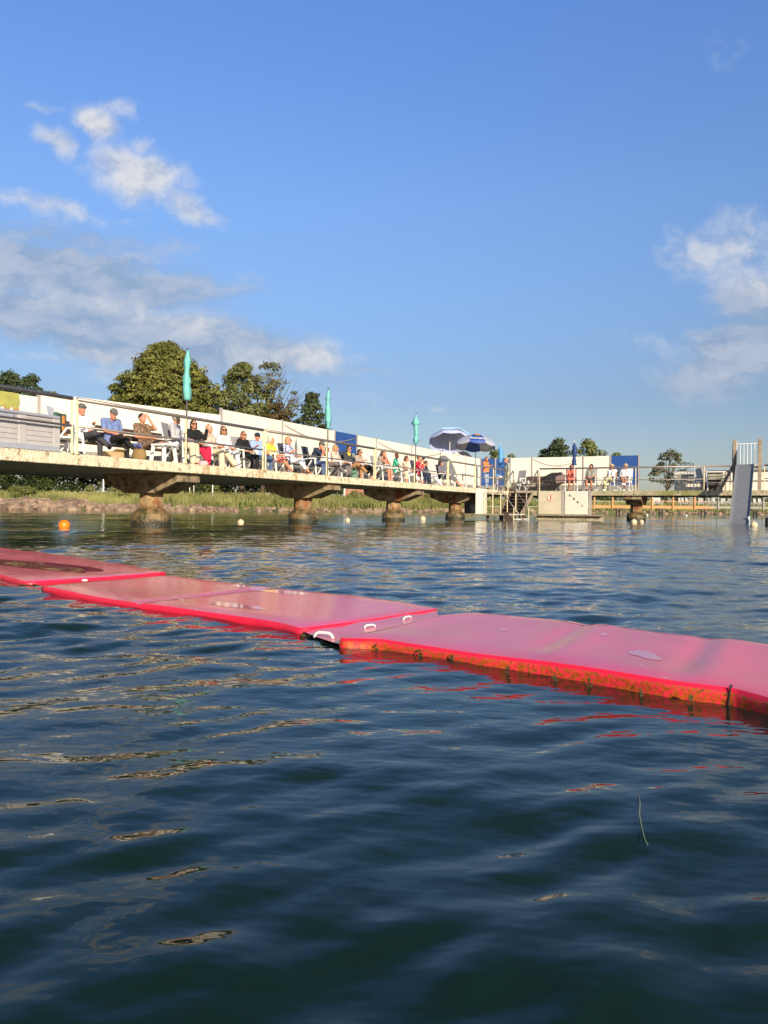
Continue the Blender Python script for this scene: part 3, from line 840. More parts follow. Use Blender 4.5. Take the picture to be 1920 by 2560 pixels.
for (u, v) in ((1425, 1238), (1435.5, 1246.5), (1445, 1255), (1455.5, 1264)):
    xx = sol_x(u, YC); zz = CAM_Z + (hor(u) - v) / F * 37.6
    g = MB(); yb = YC - .088
    g.prism([(xx - .07, yb, zz + .08), (xx + .0, yb, zz + .035), (xx + .05, yb, zz + .06), (xx + .02, yb, zz), (xx + .08, yb, zz - .06), (xx + .0, yb, zz - .045), (xx - .06, yb, zz - .06), (xx - .02, yb, zz + .01)], (0, .008, 0))
    g.build('bird_mark', m_black if u < 1450 else m_board, bd2)
for u in (1408, 1476):
    xx = sol_x(u, YC)
    MB().box((xx, YC - .05, .86), (.12, .09, 1.22)).build('board_post', m_fencepost, bd if u < 1440 else bd2)

# ------------------------------------------------------------------ slide with its tower
sl_ = frame_obj('water_slide', 'grey metal water slide with a wooden tower running down into the water', 'water slide')
xa, xb = sol_x(1835, YC + .1), sol_x(1898, YC + .1)
for x in (xa, xb):
    MB().box((x, YC + .12, ZD + 1.16), (.16, .16, 2.36)).build('tower_post', m_wood, sl_, bevel=.01)
MB().bar((xa - .02, YC + .2, ZD + 1.2), (xa - .62, YC + .2, ZD + .0), .14, .14).build('brace', m_wood, sl_)
xm = (xa + xb) / 2 - .02
MB().box((xm, YC + .65, ZD + 1.10), (xb - xa, 1.1, .06)).build('platform', m_wood, sl_)
for x in (xa, xb): MB().box((x, YC + 1.2, ZD + .54), (.12, .12, 1.07)).build('tower_leg', m_wood, sl_)
cg = MB()
zt, zb_ = ZD + 2.22, ZD + 1.2
cg.cyl((xa, YC + 1.15, zt), (xb, YC + 1.15, zt), .018); cg.cyl((xa, YC + 1.15, zb_), (xb, YC + 1.15, zb_), .016)
for i in range(7):
    x = xa + .06 + (xb - xa - .12) * i / 6
    cg.cyl((x, YC + 1.15, zb_), (x, YC + 1.15, zt), .013, n=8)
cg.build('back_guard', m_white, sl_)
sg_ = MB()
for x in (xa - .09,):
    for dy in (0, .3):
        sg_.tube([(x, YC + .1 + dy, ZD + 1.15), (x, YC + .1 + dy, ZD + 2.05), (x + .03, YC + .13 + dy, ZD + 2.2), (x + .12, YC + .2 + dy, ZD + 2.27), (x + .2, YC + .4 + dy, ZD + 2.27)], .018, 8)
sg_.build('side_guard', m_white, sl_, smooth=True)
# chute: profile points (y, z) from the tower to the water
prof = [(YC + .25, ZD + 1.20), (YC - .05, ZD + 1.17), (YC - .5, ZD + .93), (YC - 1.5, ZD + .30), (YC - 2.5, .50 + .62), (YC - 3.4, .52), (YC - 4.1, .12), (YC - 4.6, -.12), (YC - 4.9, -.25)]
xc0 = sol_x(1862, YC); xe0 = sol_x(1846.5, YC - 4.6)
w = .36
fb = MB(); vs = []
for (y, z) in prof:
    f = (YC - y) / 4.6; x = xc0 + (xe0 - xc0) * f
    for dx, dz in ((-w - .015, .10), (-w, .10), (-w + .02, .02), (-w + .10, 0), (w - .10, 0), (w - .02, .02), (w, .10), (w + .015, .10), (w + .015, -.03), (-w - .015, -.03)):
        vs.append((x + dx, y, z + dz))
k = 10; fs = []
for i in range(len(prof) - 1):
    for j in range(k): fs.append((i * k + j, (i + 1) * k + j, (i + 1) * k + (j + 1) % k, i * k + (j + 1) % k))
fs += [tuple(range(k)), tuple(range((len(prof) - 1) * k + k - 1, (len(prof) - 1) * k - 1, -1))]
fb.add(vs, fs); fb.build('chute', m_metal, sl_)
for s in (-1, 1):
    MB().prism([(xc0 + s * w, YC + .3, ZD + 1.2), (xc0 + s * w, YC + .25, ZD + 1.85), (xc0 + s * w, YC + .05, ZD + 1.85), (xc0 + s * w, YC - .3, ZD + 1.12)], (.025, 0, 0)).build('chute_cheek', m_metal, sl_)
xs_ = sol_x(1872, YC - 4.1)
MB().cyl((xs_, YC - 4.1, -.8), (xs_, YC - 4.1, .30), .04).build('chute_prop', m_white, sl_)
MB().box((xe0, YC - 3.2, .02), (.5, .08, 1.0)).build('chute_trestle', m_steel, sl_)

# ------------------------------------------------------------------ parasols
def closed_parasol(label, x, y, ztop, zbot, mt, pm, zfoot=ZD, wide=.075, loose=False, sd=1):
    t = thing('closed_parasol', label, 'parasol', W(x, y, zfoot), RZ, 'closed parasols along the jetties')
    rr = random.Random(sd)
    MB().cyl((0, 0, 0), (0, 0, ztop - zfoot + .04), .019, n=10).build('pole', pm, t, smooth=True)
    H = ztop - zbot; nn = 16; vs = []; rings = 26
    for i in range(rings):
        f = i / (rings - 1); z = ztop - zfoot - H * f
        r = wide * (.25 + .75 * min(1, f * 5)) * (1 + .18 * math.sin(f * 9 + sd) + .10 * math.sin(f * 21 + sd * 2))
        if f > .93: r *= 1.15
        if loose:
            r = wide * (1.9 * f / .33 if f < .33 else (1.0 - .5 * (f - .33) if f < .72 else .55 + .55 * math.sin((f - .72) / .28 * 3.1)))
            r = max(r, .02)
        for k in range(nn):
            a = 2 * math.pi * k / nn + f * 1.2
            rk = r * (1 + .22 * (1 if k % 2 else -1) * min(1, f * 3)) + rr.uniform(-.006, .006)
            vs.append((math.cos(a) * rk + .012 * math.sin(f * 7 + sd), math.sin(a) * rk, z))
    fs = [(i * nn + k, i * nn + (k + 1) % nn, (i + 1) * nn + (k + 1) % nn, (i + 1) * nn + k) for i in range(rings - 1) for k in range(nn)]
    fs += [tuple(range(nn)), tuple(range(rings * nn - 1, (rings - 1) * nn - 1, -1))]
    MB().add(vs, fs).build('canopy', mt, t, smooth=True)
    MB().cyl((0, 0, ztop - zfoot - .01), (0, 0, ztop - zfoot + .07), .018, .012).build('finial', pm, t)
    MB().lathe((0, 0, 0), [(.22, 0), (.22, .05), (.05, .09), (.03, .3)], 16).build('stand', pm, t) if x < -.2 else None
    return t
def zat(u, v, Y): return CAM_Z + (hor(u) - v) / F * Y
def ydepth(x, y): return W(x, y).y
for (lab, u, v0, v1, x, mt, pm, loose, sd, wd) in (
    ('tall closed turquoise parasol in front of the big round tree', 465, 876, 1001, -.06, m_teal, m_dpole, False, 1, .070),
    ('closed turquoise parasol left of the blue fence panel, beside the conifer', 818, 974, 1072, -.06, m_teal, m_dpole, False, 2, .066),
    ('closed turquoise parasol hanging loose, left of the open umbrellas', 1038, 1036, 1110, -.06, m_teal, m_dpole, True, 3, .085)):
    y = sol_y(u, x); Y = ydepth(x, y)
    closed_parasol(lab, x, y, zat(u, v0, Y), zat(u, v1, Y), mt, pm, wide=wd, loose=loose, sd=sd)
y = sol_y(1250, -.9); Y = ydepth(-.9, y)
closed_parasol('closed light blue parasol between the two standing women', -.9, y, zat(1250, 1112, Y), zat(1250, 1166, Y), m_lblue, m_pole, wide=.11, sd=4)
x = sol_x(1434.5, YC - .04); Y = ydepth(x, YC)
closed_parasol('closed dark blue parasol on a white pole above the bird marks', x, YC - .04, zat(1434, 1105, Y), zat(1434, 1163, Y), m_navy, m_pole, wide=.085, loose=False, sd=5)

def text_mesh(txt, size, name, mt, parent, M, ext=.004):
    cu = bpy.data.curves.new('t', 'FONT'); cu.body = txt; cu.size = size; cu.align_x = 'CENTER'; cu.extrude = ext; cu.offset = size * .025
    to = bpy.data.objects.new('t', cu); COL.objects.link(to)
    dg = bpy.context.evaluated_depsgraph_get()
    me = bpy.data.meshes.new_from_object(to.evaluated_get(dg))
    bpy.data.objects.remove(to); bpy.data.curves.remove(cu)
    me.materials.clear(); me.materials.append(mt); me.transform(M)
    o = bpy.data.objects.new(name, me); COL.objects.link(o); o.parent = parent
    return o
def open_umbrella(label, x, y, ztop, tilt, tdir, rad, kind):
    t = thing('open_umbrella', label, 'umbrella', W(x, y, ZD), 0, 'open blue advertising umbrellas')
    zt = ztop - ZD
    MB().cyl((0, 0, 0), (0, 0, zt - .22), .02, n=10).build('pole', m_pole if kind == 1 else m_dpole, t, smooth=True)
    MB().lathe((0, 0, 0), [(.24, 0), (.24, .06), (.05, .1), (.03, .3)], 18).build('stand', m_board, t)
    A = Matrix.Rotation(tilt, 4, Vector((math.cos(tdir), math.sin(tdir), 0)))
    M0 = Matrix.Translation((0, 0, zt - .26)) @ A @ Matrix.Translation((0, 0, .26))
    mbc = MB(); G = 8; sub = 6; vs = []; rings = 7; half = R(52); RR = rad / math.sin(half); off = R(-22.5) + R(-90)
    def dome(f, a):                      # gore sags between ribs
        th = half * f
        g = (a - off) / (2 * math.pi / G); fr = g - math.floor(g)
        s = 1 - .035 * (4 * fr * (1 - fr)) * f
        return Vector((RR * math.sin(th) * math.cos(a) * s, RR * math.sin(th) * math.sin(a) * s, RR * math.cos(th) - RR - .02 * (4 * fr * (1 - fr)) * f))
    for g in range(G):
        m_i = (0 if g % 2 == 0 else 1)
        base = len(mbc.v)
        for i in range(rings + 1):
            for j in range(sub + 1):
                a = off + 2 * math.pi * (g + j / sub) / G
                p = dome(max(.01, i / rings), a)
                mbc.v.append(tuple(M0 @ p))
        for j in range(sub + 1):         # scalloped valance
            a = off + 2 * math.pi * (g + j / sub) / G
            p = dome(1, a); mbc.v.append(tuple(M0 @ (p + Vector((0, 0, -.10 - .05 * math.sin(math.pi * j / sub))))))
        for i in range(rings + 1):
            for j in range(sub):
                q = base + i * (sub + 1) + j
                mbc.f.append((q, q + 1, q + sub + 2, q + sub + 1)); mbc.mi.append(m_i)
    c = mbc.build('canopy', [m_ucloth, m_ucloth] if kind == 1 else [m_ublue, m_ugrey], t, fix=False)
    sm = c.modifiers.new('thick', 'SOLIDIFY'); sm.thickness = .004
    for g in range(G):
        a = off + 2 * math.pi * g / G
        MB().tube([M0 @ (dome(f, a) - Vector((0, 0, .015))) for f in (.02, .3, .6, .8, 1)], .006, 6).build('rib', m_white, t)
    # emblem panels sit just above the cloth of the facing gores
    def tangent(a, f):
        p = dome(f, a); n_ = (p - Vector((0, 0, -RR))).normalized()
        xx = Vector((-math.sin(a), math.cos(a), 0)); yy = n_.cross(xx)
        return Matrix.Translation(M0 @ (p + n_ * .02)) @ (M0.to_3x3() @ Matrix((xx, yy, n_)).transposed()).to_4x4()
    a0 = R(-90) 
    if kind == 1:
        for a, has_emblem in ((a0 - R(4), 0), (a0 + R(45), 1)):
            T = tangent(a, .62)
            fr = [T @ Vector(p) for p in ((-.42, -.26, 0), (.42, -.26, 0), (.30, .22, 0), (-.30, .22, 0), (-.42, -.26, 0))]
            MB().tube(fr, .028, 6).build('border', m_uborder, c)
            if has_emblem:
                e = MB(); e.prism([T @ Vector(p) for p in ((-.26, -.1, 0), (-.05, -.18, 0), (.26, -.12, 0), (.22, .12, 0), (-.02, .17, 0), (-.24, .1, 0))], T.to_3x3() @ Vector((0, 0, .012)))
                em = e.build('emblem', m_white, c)
                MB().tube([T @ Vector(p) for p in ((-.18, -.02, .02), (-.05, .06, .02), (.06, -.04, .02), (.18, .05, .02))], .03, 6).build('emblem_swirl', m_red, em)
            else:
                MB().prism([T @ Vector(p) for p in ((-.36, -.22, 0), (.36, -.22, 0), (.27, .19, 0), (-.27, .19, 0))], T.to_3x3() @ Vector((0, 0, .01))).build('emblem_field', mat('emblem_blue_cloth', (.05, .17, .50), .6), c)  # plain blue cloth field inside the border
    else:
        T = tangent(a0, .90)
        text_mesh("FOSTER'S", .165, 'lettering', m_white, c, T @ Matrix.Translation((0, -.04, .01)))
        T = tangent(a0, .55)
        e = MB(); e.lathe((0, 0, 0), [(.15, 0), (.15, .012)], 18, sq=.6); e.v = [tuple(T @ Vector(p)) for p in e.v]
        em = e.build('emblem', m_gold, c)
        MB().tube([T @ Vector(p) for p in ((.04, .06, .02), (-.05, .05, .02), (-.03, -.07, .02))], .018, 6).build('emblem_mark', m_red, em)
    return t
y = 26.6; x = -2.3
X1 = sol_x(1123, 26.8); open_umbrella('open blue and grey umbrella with light blue bordered panels, its hollow side to the viewer', X1, 26.8, zat(1123, 1078, ydepth(X1, 26.8)), R(-24), R(0), 1.12, 1)
X2 = sol_x(1187, 24.6); open_umbrella('open navy umbrella with white lettering and a round emblem on a dark pole', X2, 24.6, zat(1187, 1087, ydepth(X2, 24.6)), R(-9), R(-20), .98, 2)

# ------------------------------------------------------------------ furniture on the decks
def make_chair(label, group, frame, fab):
    t = thing('garden_chair', label, 'chair', (0, 0, 0), 0, group)
    MB().box((0, .02, .42), (.50, .46, .045)).build('seat', fab, t, bevel=.012)
    tilt = Matrix.Rotation(R(14), 3, 'X')
    MB().box((0, -.29, .76), (.48, .035, .68), rot=tilt).build('backrest', fab, t, bevel=.01)
    for s in (-1, 1):
        MB().tube([(s * .25, -.36, 1.10), (s * .25, -.22, .48), (s * .25, -.18, .40)], .018, 6).build('back_frame', frame, t, smooth=True)
        MB().tube([(s * .27, -.26, .62), (s * .28, -.05, .66), (s * .28, .22, .66), (s * .28, .29, .63)], [.02, .026, .028, .02], 8).build('armrest', frame, t, smooth=True)
        MB().bar((s * .27, .22, .65), (s * .29, .30, 0), .045, .035).build('leg', frame, t)
        MB().bar((s * .27, .10, .60), (s * .29, -.33, 0), .045, .035).build('leg', frame, t)
        MB().bar((s * .29, -.30, .03), (s * .29, .28, .03), .04, .03).build('foot_rail', frame, t)
    return t
proto = {}
def chair(x, y, rz, label, kind='grey', group='white framed garden chairs on the jetties', sc=1.0):
    loc = W(x, y, ZD); r = RZ + rz
    if kind not in proto:
        proto[kind] = make_chair(label, group, m_white, {'grey': m_greyfab, 'dark': m_darkfab, 'white': m_white}[kind])
        t = proto[kind]; t.location = loc; t.rotation_euler = (0, 0, r)
    else:
        t = dup(proto[kind], loc, r, label, group)
    t.scale = (sc,) * 3
    return t
def bench(x, y, rz, L, label, backed=True, mt=m_brown, ms=m_board, h=.45):
    t = thing('bench', label, 'bench', W(x, y, ZD), RZ + rz, 'benches along the fences')
    b = MB()
    for i in range(3): b.box((0, -.13 + .14 * i, h), (L, .12, .04))
    b.build('seat', mt, t)
    if backed:
        b = MB()
        for i in range(2): b.box((0, -.25 - .02 * i, h + .24 + .16 * i), (L, .035, .13))
        b.build('backrest', mt, t)
    for s in (-1, 1):
        for yy in (-.14, .14):
            MB().box((s * (L / 2 - .15), yy, h / 2 - .01), (.06, .06, h - .02)).build('leg', ms, t)
        if backed: MB().bar((s * (L / 2 - .15), -.18, h - .1), (s * (L / 2 - .15), -.29, h + .48), .05, .04).build('back_post', ms, t)
    return t
A_OUT = R(-90)          # facing out over the water from the long jetty
bench(-2.0, 2.9, A_OUT, 4.6, 'long dark brown bench under the first three seated people')
tgb = mat('dark_wood_seat', (.10, .06, .04), .6, var=.3)
bench(sol_x(1352, 31.2), 31.25, R(180), 2.2, 'dark brown bench with a coat on it in front of the right fence')
b_ = bench(9.0, 30.9, R(180), 2.3, 'wide grey bench standing right of the two people in white', mt=m_tgrey, ms=m_steel)
MB().cyl((-1.2, -.32, 1.02), (1.2, -.32, 1.02), .035).build('top_bar', m_white, b_)

# storage box
sb = thing('storage_box', 'large grey plastic storage box with ribbed panels behind the left railing', 'storage box', W(-.42, sol_y(155, -.05) - 1.2, ZD), RZ)
MB().box((0, 0, .32), (.56, 2.36, .62)).build('box_body', m_boxg, sb, bevel=.012)
MB().box((0, 0, .665), (.62, 2.42, .06)).build('lid', m_boxd, sb, bevel=.015)
for yy in (-1.13, -.39, .39, 1.13): MB().box((.285, yy, .35), (.03, .15, .56)).build('rib', m_boxg, sb, bevel=.006)
for yy in (-.76, 0, .76):
    MB().box((.281, yy, .35), (.006, .58, .50)).build('slat_gap_shade', m_fencepost, sb)  # dark inlay stands in for the shade in the slat gaps
    s_ = MB()
    for i in range(5): s_.box((.289, yy, .135 + .092 * i), (.012, .57, .078))
    s_.build('slat_panel', m_boxg, sb)
MB().box((.295, 0, .065), (.03, 2.38, .09)).build('base_strip', m_boxd, sb)
MB().prism([(.298, -.22, .62), (.298, -.17, .555), (.298, .17, .555), (.298, .22, .62)], (.022, 0, 0)).build('latch', m_boxd, sb)

# painted figure on the canvas behind the storage box
pf = frame_obj('painted_figure', 'olive green shorts with thin orange legs painted on the canvas above the storage box', 'mural')
def canv(u, v):       # point on the leftmost fence plane for a photo position
    p, q = Vector((-4.75, -1.6)), Vector((-4.2, 2.6))
    k = (u - 960) / F; d_ = q - p
    # solve along the segment line
    def U(t):
        c = p + d_ * t; w_ = W(c.x, c.y); return w_.x - k * w_.y
    t = -U(0) / (U(1) - U(0)); c = p + d_ * t; w_ = W(c.x, c.y)
    return Vector((c.x + .03, c.y, CAM_Z + (hor(u) - v) / F * w_.y))
def flat(px, th=.012): return [canv(u, v) for u, v in px], Vector((.012, 0, 0))
pl, ax = flat([(-22, 975), (42, 984), (45, 1008), (40, 1022), (33, 1024), (24, 1015), (12, 1022), (5, 1012), (-8, 1019), (-20, 1012)])
MB().prism(pl, ax).build('shorts', mat('olive_paint', (.33, .33, .08), .8, var=.15, scale=5), pf)
m_op = mat('orange_paint', (.55, .20, .08), .8)
for px in ([(4, 1014), (13, 1023), (22, 1017), (14, 1031), (12, 1041), (8, 1041), (8, 1030)], [(26, 1018), (34, 1025), (44, 1021), (39, 1036), (36, 1044), (34, 1033)]):
    pl, ax = flat(px); MB().prism(pl, ax * .7).build('leg', m_op, pf)

# folded deckchair cushions: green, orange; and the chair they lie on
cu = chair(-1.15, sol_y(165, -1.15), R(-60), 'white garden chair with green and orange cushion, between storage box and first man', 'white', sc=.98)
m_green = mat('bottle_green', (.05, .13, .07), .8); m_orc = mat('orange_cloth', (.75, .25, .04), .8, var=.25, scale=9)
o = thing('cushion', 'green and orange striped cushion propped on the white chair', 'cushion', W(-1.15, sol_y(160, -1.15), ZD + .46), RZ + R(-60))
MB().box((0, -.12, .25), (.44, .07, .42)).build('green_cover', m_green, o, bevel=.02)
MB().box((-.15, -.075, .22), (.12, .03, .40)).build('orange_band', m_orc, o, bevel=.01)
o = thing('folding_chair', 'folded green and orange deck chair leaning on the canvas above the box', 'chair', W(-2.9, sol_y(146, -2.9), ZD), RZ + A_OUT)
MB().box((0, 0, .95), (.42, .05, .42)).build('green_seat', m_green, o, bevel=.02)
MB().box((0, .04, .72), (.44, .03, .22)).build('orange_pocket', m_orc, o, bevel=.01)
for s in (-1, 1): MB().tube([(s * .24, .01, 0), (s * .24, .01, 1.16), (s * .2, .01, 1.2)], .014, 6).build('frame', m_white, o)
MB().box((.02, -.12, .62), (.62, .03, 1.24)).build('backing_sheet', m_whitep, o)

# small things among the people
def put(o, label, cat): return tag(o, label, cat)
def bag(name, label, cat, x, y, d, mt, handle=True, rz=0):
    t = thing(name, label, cat, W(x, y, ZD), RZ + rz)
    b = MB(); b.lathe((0, 0, 0), [(.36 * d[0], 0), (.5 * d[0], .15 * d[2]), (.52 * d[0], .5 * d[2]), (.46 * d[0], .85 * d[2]), (.38 * d[0], d[2]), (.30 * d[0], d[2] * .95)], 14, sq=d[1] / d[0])
    b.build('bag_body', mt, t, smooth=True)
    if handle: MB().tube([(-.3 * d[0], 0, d[2] * .9), (-.2 * d[0], 0, d[2] * 1.3), (.2 * d[0], 0, d[2] * 1.3), (.3 * d[0], 0, d[2] * .9)], .012, 6).build('handle', mt, t, smooth=True)
    return t
bag('basket_bag', 'brown wicker bag by the feet of the man in the blue T-shirt', 'bag', -.42, sol_y(347, -.42), (.34, .24, .26), mat('wicker', (.26, .17, .06), .8, var=.4, scale=60))
bag('beach_bag', 'pink bag on the deck beside the red trousers', 'bag', -.3, sol_y(507, -.3), (.26, .2, .12), mat('pink_cloth', (.75, .38, .42), .8), False)
bag('beach_bag', 'green bag standing under the crossed leg in tan trousers', 'bag', -.8, sol_y(884, -.8), (.24, .2, .32), mat('sea_green', (.12, .24, .16), .8))
pb_ = thing('beach_bag', 'pinkish grey bag on the bench beside the dark coat', 'bag', W(sol_x(1402, 31.1), 31.05, ZD + .47), RZ)
MB().prism([(-.28, -.14, 0), (.28, -.14, 0), (.34, -.10, .40), (.22, -.06, .52), (-.20, -.06, .46), (-.33, -.10, .36)], (0, .24, 0)).build('bag_body', mat('mauve_cloth', (.28, .17, .15), .8, bump=.8, bscale=9), pb_, bevel=.05)
for s__ in (-.1, .1): MB().tube([(-.15, s__, .42), (-.1, s__, .62), (.1, s__, .62), (.15, s__, .44)], .012, 6).build('handle', m_brown, pb_, smooth=True)
bag('rucksack', 'dark rucksack at the foot of the corner stairs top', 'bag', -.25, sol_y(1275, -.25), (.42, .3, .42), m_brown, True)
bag('carrier_bag', 'white carrier bag lying on the left end of the brown bench', 'bag', sol_x(1316, 31.1), 31.05, (.34, .2, .2), m_whitep, False).location.z = ZD + .47
o = thing('coat', 'dark coat thrown over the back of the brown bench', 'coat', W(sol_x(1384, 31.2), 31.2, ZD + .47), RZ)
ct = MB(); rc_ = random.Random(2)
for i in range(9):
    xx = -.42 + .1 * i; tp = .56 - .30 * max(0, -(xx + .1)) * 1.6
    ct.cap((xx, -.02, tp), (xx + rc_.uniform(-.05, .05), -.16, .06 + rc_.uniform(0, .08)), .075, .085)
ct.build('cloth', mat('black_coat', (.022, .022, .024), .9, bump=.6, bscale=10), o, smooth=True)
o = thing('cardboard_box', 'open tan cardboard box behind the first man\'s feet', 'box', W(-1.55, sol_y(288, -1.5), ZD), RZ)
MB().box((0, 0, .13), (.34, .42, .26)).build('box_body', mat('cardboard', (.55, .40, .22), .9), o)
MB().bar((.18, -.2, .26), (.30, -.2, .31), .01, .01).box((.23, 0, .28), (.12, .42, .012), rot=Matrix.Rotation(R(-20), 3, 'Y')).build('flap', mat('cardboard_flap', (.62, .46, .26), .9), o)
o = thing('blue_towel', 'blue towel hanging from the bench beside the patterned dress', 'towel', W(-1.6, sol_y(350, -1.5), ZD + .28), RZ)
b = MB()
for i in range(5): b.cap((.0 + .03 * (i % 2), -.12 + .06 * i, .2), (.08, -.12 + .06 * i + .02, -.14), .04, .03)
b.build('cloth', mat('denim_blue', (.09, .13, .32), .9), o, smooth=True)
def stool(label, x, y, h=.42):
    t = thing('plastic_stool', label, 'stool', W(x, y, ZD), RZ)
    MB().box((0, 0, h), (.42, .42, .05)).build('top', m_white, t, bevel=.015)
    for sx in (-1, 1):
        for sy in (-1, 1): MB().bar((sx * .16, sy * .16, h - .02), (sx * .20, sy * .20, 0), .06, .06).build('leg', m_white, t)
    return t
stool('white plastic stool with two feet resting on it', -.55, sol_y(408, -.55))
def table(label, x, y, L, Wd, h, mt):
    t = thing('table', label, 'table', W(x, y, ZD), RZ)
    MB().box((0, 0, h), (Wd, L, .045)).build('tabletop', mt, t, bevel=.01)
    for sx in (-1, 1):
        for sy in (-1, 1): MB().box((sx * (Wd / 2 - .07), sy * (L / 2 - .07), h / 2 - .012), (.06, .06, h - .024)).build('leg', mt, t)
    return t
table('white table at the far end of the long jetty beside the reclining woman', -1.0, sol_y(1160, -1.0), 1.2, .7, .70, m_white)
tb_ = table('grey table between the two standing women', -.9, sol_y(1240, -.9), 1.6, .75, .72, m_boxg)
o = thing('towel', 'white folded towel on the grey table between the women', 'towel', W(-.8, sol_y(1248, -.8), ZD + .745), RZ)
MB().box((0, 0, .05), (.3, .5, .1)).build('cloth', m_white, o, bevel=.03)
tag(MB().cap((0, 0, 0), (.0, .1, .05), .09, .05).build('light_blue_towel', m_lblue, None, smooth=True), 'light blue towel on the table under the light blue parasol', 'towel').location = W(-.75, sol_y(1243, -.75), ZD + .83)
chair(sol_x(1294, 29.5), 29.6, R(160), 'white framed chair with a grey back at the top of the corner stairs', 'grey', sc=1.08)
chair(sol_x(1751, 30.2), 30.2, R(185), 'empty grey chair in front of the dark brown board', 'grey', sc=1.1)

# ------------------------------------------------------------------ people
SK = [mat('skin_tanned', (.50, .235, .135), .55, var=.08, sub=.1), mat('skin_fair', (.60, .33, .22), .55, var=.08, sub=.1), mat('skin_ruddy', (.56, .22, .13), .55, var=.08, sub=.1)]
HAIR = dict(grey=mat('hair_grey', (.26, .23, .20), .6, var=.3, scale=40), white=mat('hair_white', (.60, .53, .42), .6, var=.2, scale=40), dark=mat('hair_dark', (.035, .02, .014), .5, var=.3, scale=40),
            brown=mat('hair_brown', (.11, .055, .025), .5, var=.3, scale=40), blond=mat('hair_blond', (.42, .25, .10), .5, var=.3, scale=40), red=mat('hair_auburn', (.20, .065, .025), .5, var=.3, scale=40))
CL = {}
def cloth(name, col, **k):
    if name not in CL: CL[name] = mat(name, col, .85, var=k.pop('var', .12), scale=k.pop('scale', 10), bump=.25, bscale=14, spec=.2, **k)
    return CL[name]
m_lens = mat('dark_lens', (.01, .008, .008), .15)
m_lip = mat('lips', (.35, .10, .08), .5)
def bake(mb, name, mt, parent, voxel, smooth=3):
    me = mb.mesh('tmp'); o = bpy.data.objects.new('tmp', me); COL.objects.link(o)
    r = o.modifiers.new('r', 'REMESH'); r.mode = 'VOXEL'; r.voxel_size = voxel; r.use_smooth_shade = True
    s = o.modifiers.new('s', 'SMOOTH'); s.iterations = smooth; s.factor = .5
    dg = bpy.context.evaluated_depsgraph_get()
    m2 = bpy.data.meshes.new_from_object(o.evaluated_get(dg))
    bpy.data.objects.remove(o); bpy.data.meshes.remove(me)
    m2.materials.clear(); m2.materials.append(mt)
    m2.polygons.foreach_set('use_smooth', [True] * len(m2.polygons))
    o = bpy.data.objects.new(name, m2); COL.objects.link(o); o.parent = parent
    return o
V3 = Vector
